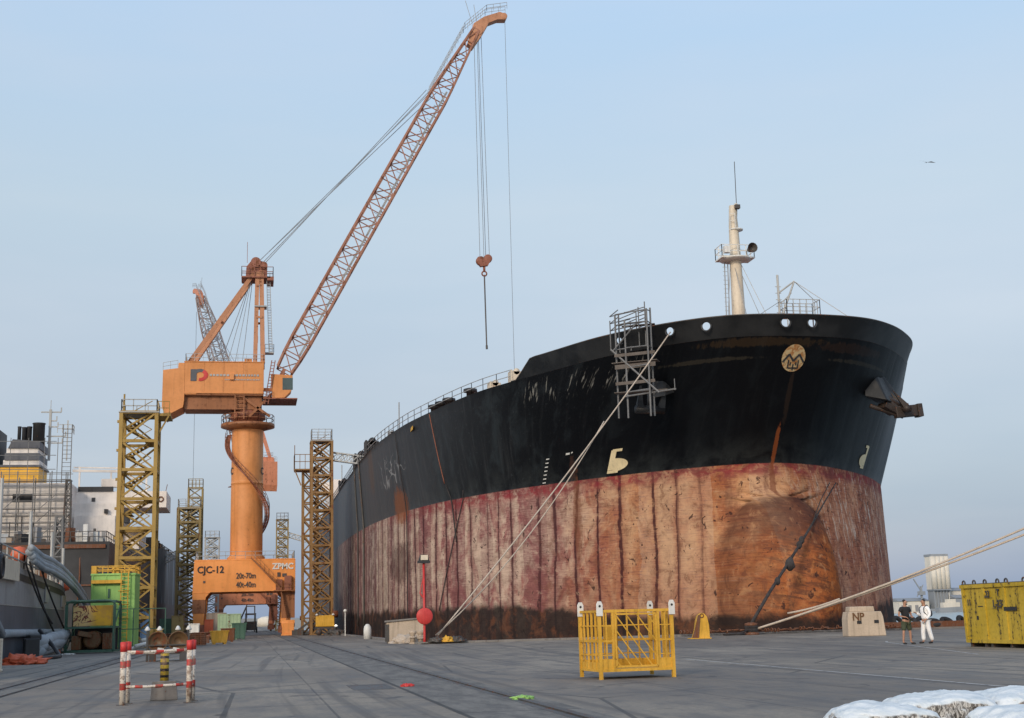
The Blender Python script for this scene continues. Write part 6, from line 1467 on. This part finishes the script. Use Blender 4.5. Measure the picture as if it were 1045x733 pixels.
for z in (.6, 2, 3.5, 5.1): m.bar((-.8, -.2, z), (.8, -.2, z), .18)
m.build('mast', 'dk_steel', fk); m = MB()
for x in (-1.0, 1.0):
    for y in (.3, 2.4): m.bar((x, y, 1.7), (x, y, 3.6), .12)
m.box(-1.1, 1.1, .2, 2.5, 3.6, 3.75); m.build('overhead_guard', 'dk_steel', fk)
for x in (-1.25, 1.05):
    for y in (.5, 2.8): m = MB(); m.lathe([(.5, 0), (.55, .05), (.55, .25), (.5, .3)], 16, (x, y, .55), 'X'); m.build('wheel', 'tyre', fk)
m = MB()
for x in (-.5, .5): m.box(x-.08, x+.08, -1.5, -.25, .2, .28)
m.build('fork', 'dk_steel', fk)
dv = thing('mobile_hoist', 'small dark jib hoist leaning beside the far forklift', 'hoist', (-2.6, 255, 0)); m = MB(); m.bar((0, 0, .6), (1.9, 0, 4.8), .28); m.bar((1.9, 0, 4.8), (2.0, 0, 5.2), .2); m.tube((1.95, 0, 5), (2.1, 0, 2.8), .05, 4); m.build('jib', 'dk_steel', dv); m = MB(); m.box(-1, 1.4, -.8, .8, .4, 1.4)
for x in (-.6, .9): m.lathe([(.4, -.9), (.4, -.6)], 12, (x, 0, .4), 'Y')
m.build('base', 'dk_steel', dv)
# debris by the crane's right leg
m = MB(); m.bar((0, 0, .5), (2.6, 0, 2.3), .28); m.box(-.6, .9, -.6, .6, 0, .7); m.bar((1.0, 0, .3), (2.9, .1, .3), .2); m.box(1.8, 2.3, -.3, .3, .3, 1.6); m.railing([(2.4, 0, 0), (4.0, 0, 0)], 2.2, .8, .05)
tag(m.build('tow_frame', 'dk_steel', loc=(6.2, 186, 0)), 'dark steel tow frame lying against the crane\'s right leg', 'tow frame')
m = MB(); m.box(-.8, .8, -.8, .8, .25, 1.7); m.lathe([(.5, -.9), (.5, .9)], 16, (0, 0, 1.6), 'X'); m.box(-.9, .9, -.9, .9, 0, .25)
tag(m.build('rail_clamp', 'orange_hi', loc=(5.1, 186.5, 0), bevel=.05), 'bright orange drive unit on the rail at the crane\'s right leg', 'drive unit')
m = MB(); m.box(-.5, .5, -.5, .5, 0, 1.3); m.box(-.6, .6, -.6, .6, 1.3, 1.5); tag(m.build('switch_box', 'yellow_tower', loc=(-9.0, 138, 0)), 'small olive box on the quay behind the olive-yellow tower', 'switch box')
m = MB(); m.box(0, 5, -.3, .3, .05, .65)
for x in (.5, 4.5): m.box(x-.2, x+.2, -.5, .5, 0, .1)
tag(m.build('steel_beam', 'rust', loc=(-8.6, 126, 0)), 'rust-brown steel beam on the ground left of the brown pallet stack', 'beam')
# wooden boards and white pipes by the green box
m = MB()
for i, (a, b) in enumerate((((0, 0, .1), (1.1, 1.0, .35)), ((.5, -.2, .3), (1.7, .5, .6)), ((.9, .5, .7), (1.6, 1.2, .8)))): m.tube(a, b, .13, 8)
tag(m.build('white_pipes', 'white', loc=(-8.4, 98.5, 0)), 'loose white pipes on the ground right of the green tank box', 'pipes')

# ================================================================== far shore
fs_ = MB(); random.seed(14); vs = []; N = 60
for i in range(N+1): x = -700+i*40; vs += [(x, 1200, -3), (x, 1200, 6+random.uniform(-1, 1.5)), (x, 1400, 7)]
fs_.add(vs, [(3*i+k, 3*i+3+k, 3*i+4+k, 3*i+1+k) for i in range(N) for k in range(2)]); struct(fs_.build('far_shore', 'far_land'))
sl_ = thing('grain_silo', 'tall pale silo block on the far shore right of the tanker', 'silo', (549, 1000, 3)); m = MB(); m.box(-7.5, 7.5, 0, 10, 12, 39)
for i in range(4): m.lathe([(2.5, 12.5), (2.5, 38.6)], 16, (-5.6+i*3.75, .2, 0))
m.build('silo_body', 'far_wall', sl_); m = MB(); m.box(-7.8, 7.8, -.5, 10.5, 38.6, 40.5); m.box(-7.8, 7.8, -2.6, 10, 11.4, 12.4)
for i in range(6):
    for y in (0, 9): m.bar((-6.8+i*2.7, y, -3), (-6.8+i*2.7, y, 12), 1.0)
m.box(-6.8, 6.8, .5, 8.5, -3, 12.2); m.build('silo_frame', 'far_land', sl_)
for i, (x, w_, h, y, mt, lb) in enumerate(((585, 52, 14, 1010, 'far_wall', 'long pale warehouse right of the silo on the far shore'), (524, 26, 6.5, 1000, 'far_wall', 'low pale shed left of the silo on the far shore'), (560, 10, 8, 990, 'far_land', 'small grey shed at the silo foot'))):
    t = thing('warehouse', lb, 'warehouse', (x, y, 0)); m = MB(); m.box(-w_/2, w_/2, 0, 20, -3, h); m.build('wall', mt, t); m = MB(); m.prism([(-1, h), (21, h), (10, h+2.5)], -w_/2-.5, w_/2+.5, 'X'); m.build('roof', 'far_land', t)
    m = MB()
    for k in range(int(w_/6)): x_ = -w_/2+3+k*6; m.box(x_-1.4, x_+1.4, -.15, 0, -2, h*.5)
    m.build('door', 'vessel', t)
hc = thing('harbour_crane', 'tiny grey jib crane on the far shore between the tanker and the silo', 'crane', (531, 1000, 2)); m = MB(); m.bar((0, 0, 0), (0, 0, 16), 1.4); m.bar((0, 0, 12), (-6, 0, 22), .8); m.bar((-4, 0, 8), (2, 0, 17), .7); m.box(-2.5, 2.5, -2, 2, 9, 12); m.build('crane_frame', 'far_land', hc)
fb = thing('moored_boat', 'low white launch moored by the far shore, left of the silo', 'boat', (536, 960, -3)); m = MB(); m.prism([(-14, 0), (11, 0), (15, 4.5), (-14, 3.5)], -3, 3); m.build('hull', 'far_land', fb); m = MB(); m.box(-10, 4, -2.5, 2.5, 3.7, 7.5); m.box(-6, 1, -2, 2, 7.5, 10); m.bar((-3, 0, 10), (-3, 0, 15), .4); m.build('deckhouse', 'far_wall', fb)
# storage tanks and sheds closing the view at the end of the road
for i, (x, y, r, h, lb) in enumerate(((-14, 900, 9, 7, 'pale tank at the far end of the road, left one'), (12, 940, 7, 5, 'pale tank at the far end of the road, right one'))):
    t = thing('storage_tank', lb, 'storage tank', (x, y, 0)); m = MB(); m.lathe([(r, 0), (r, h), (r*.6, h+1.5), (0, h+2)], 32); m.build('shell', 'far_wall', t)
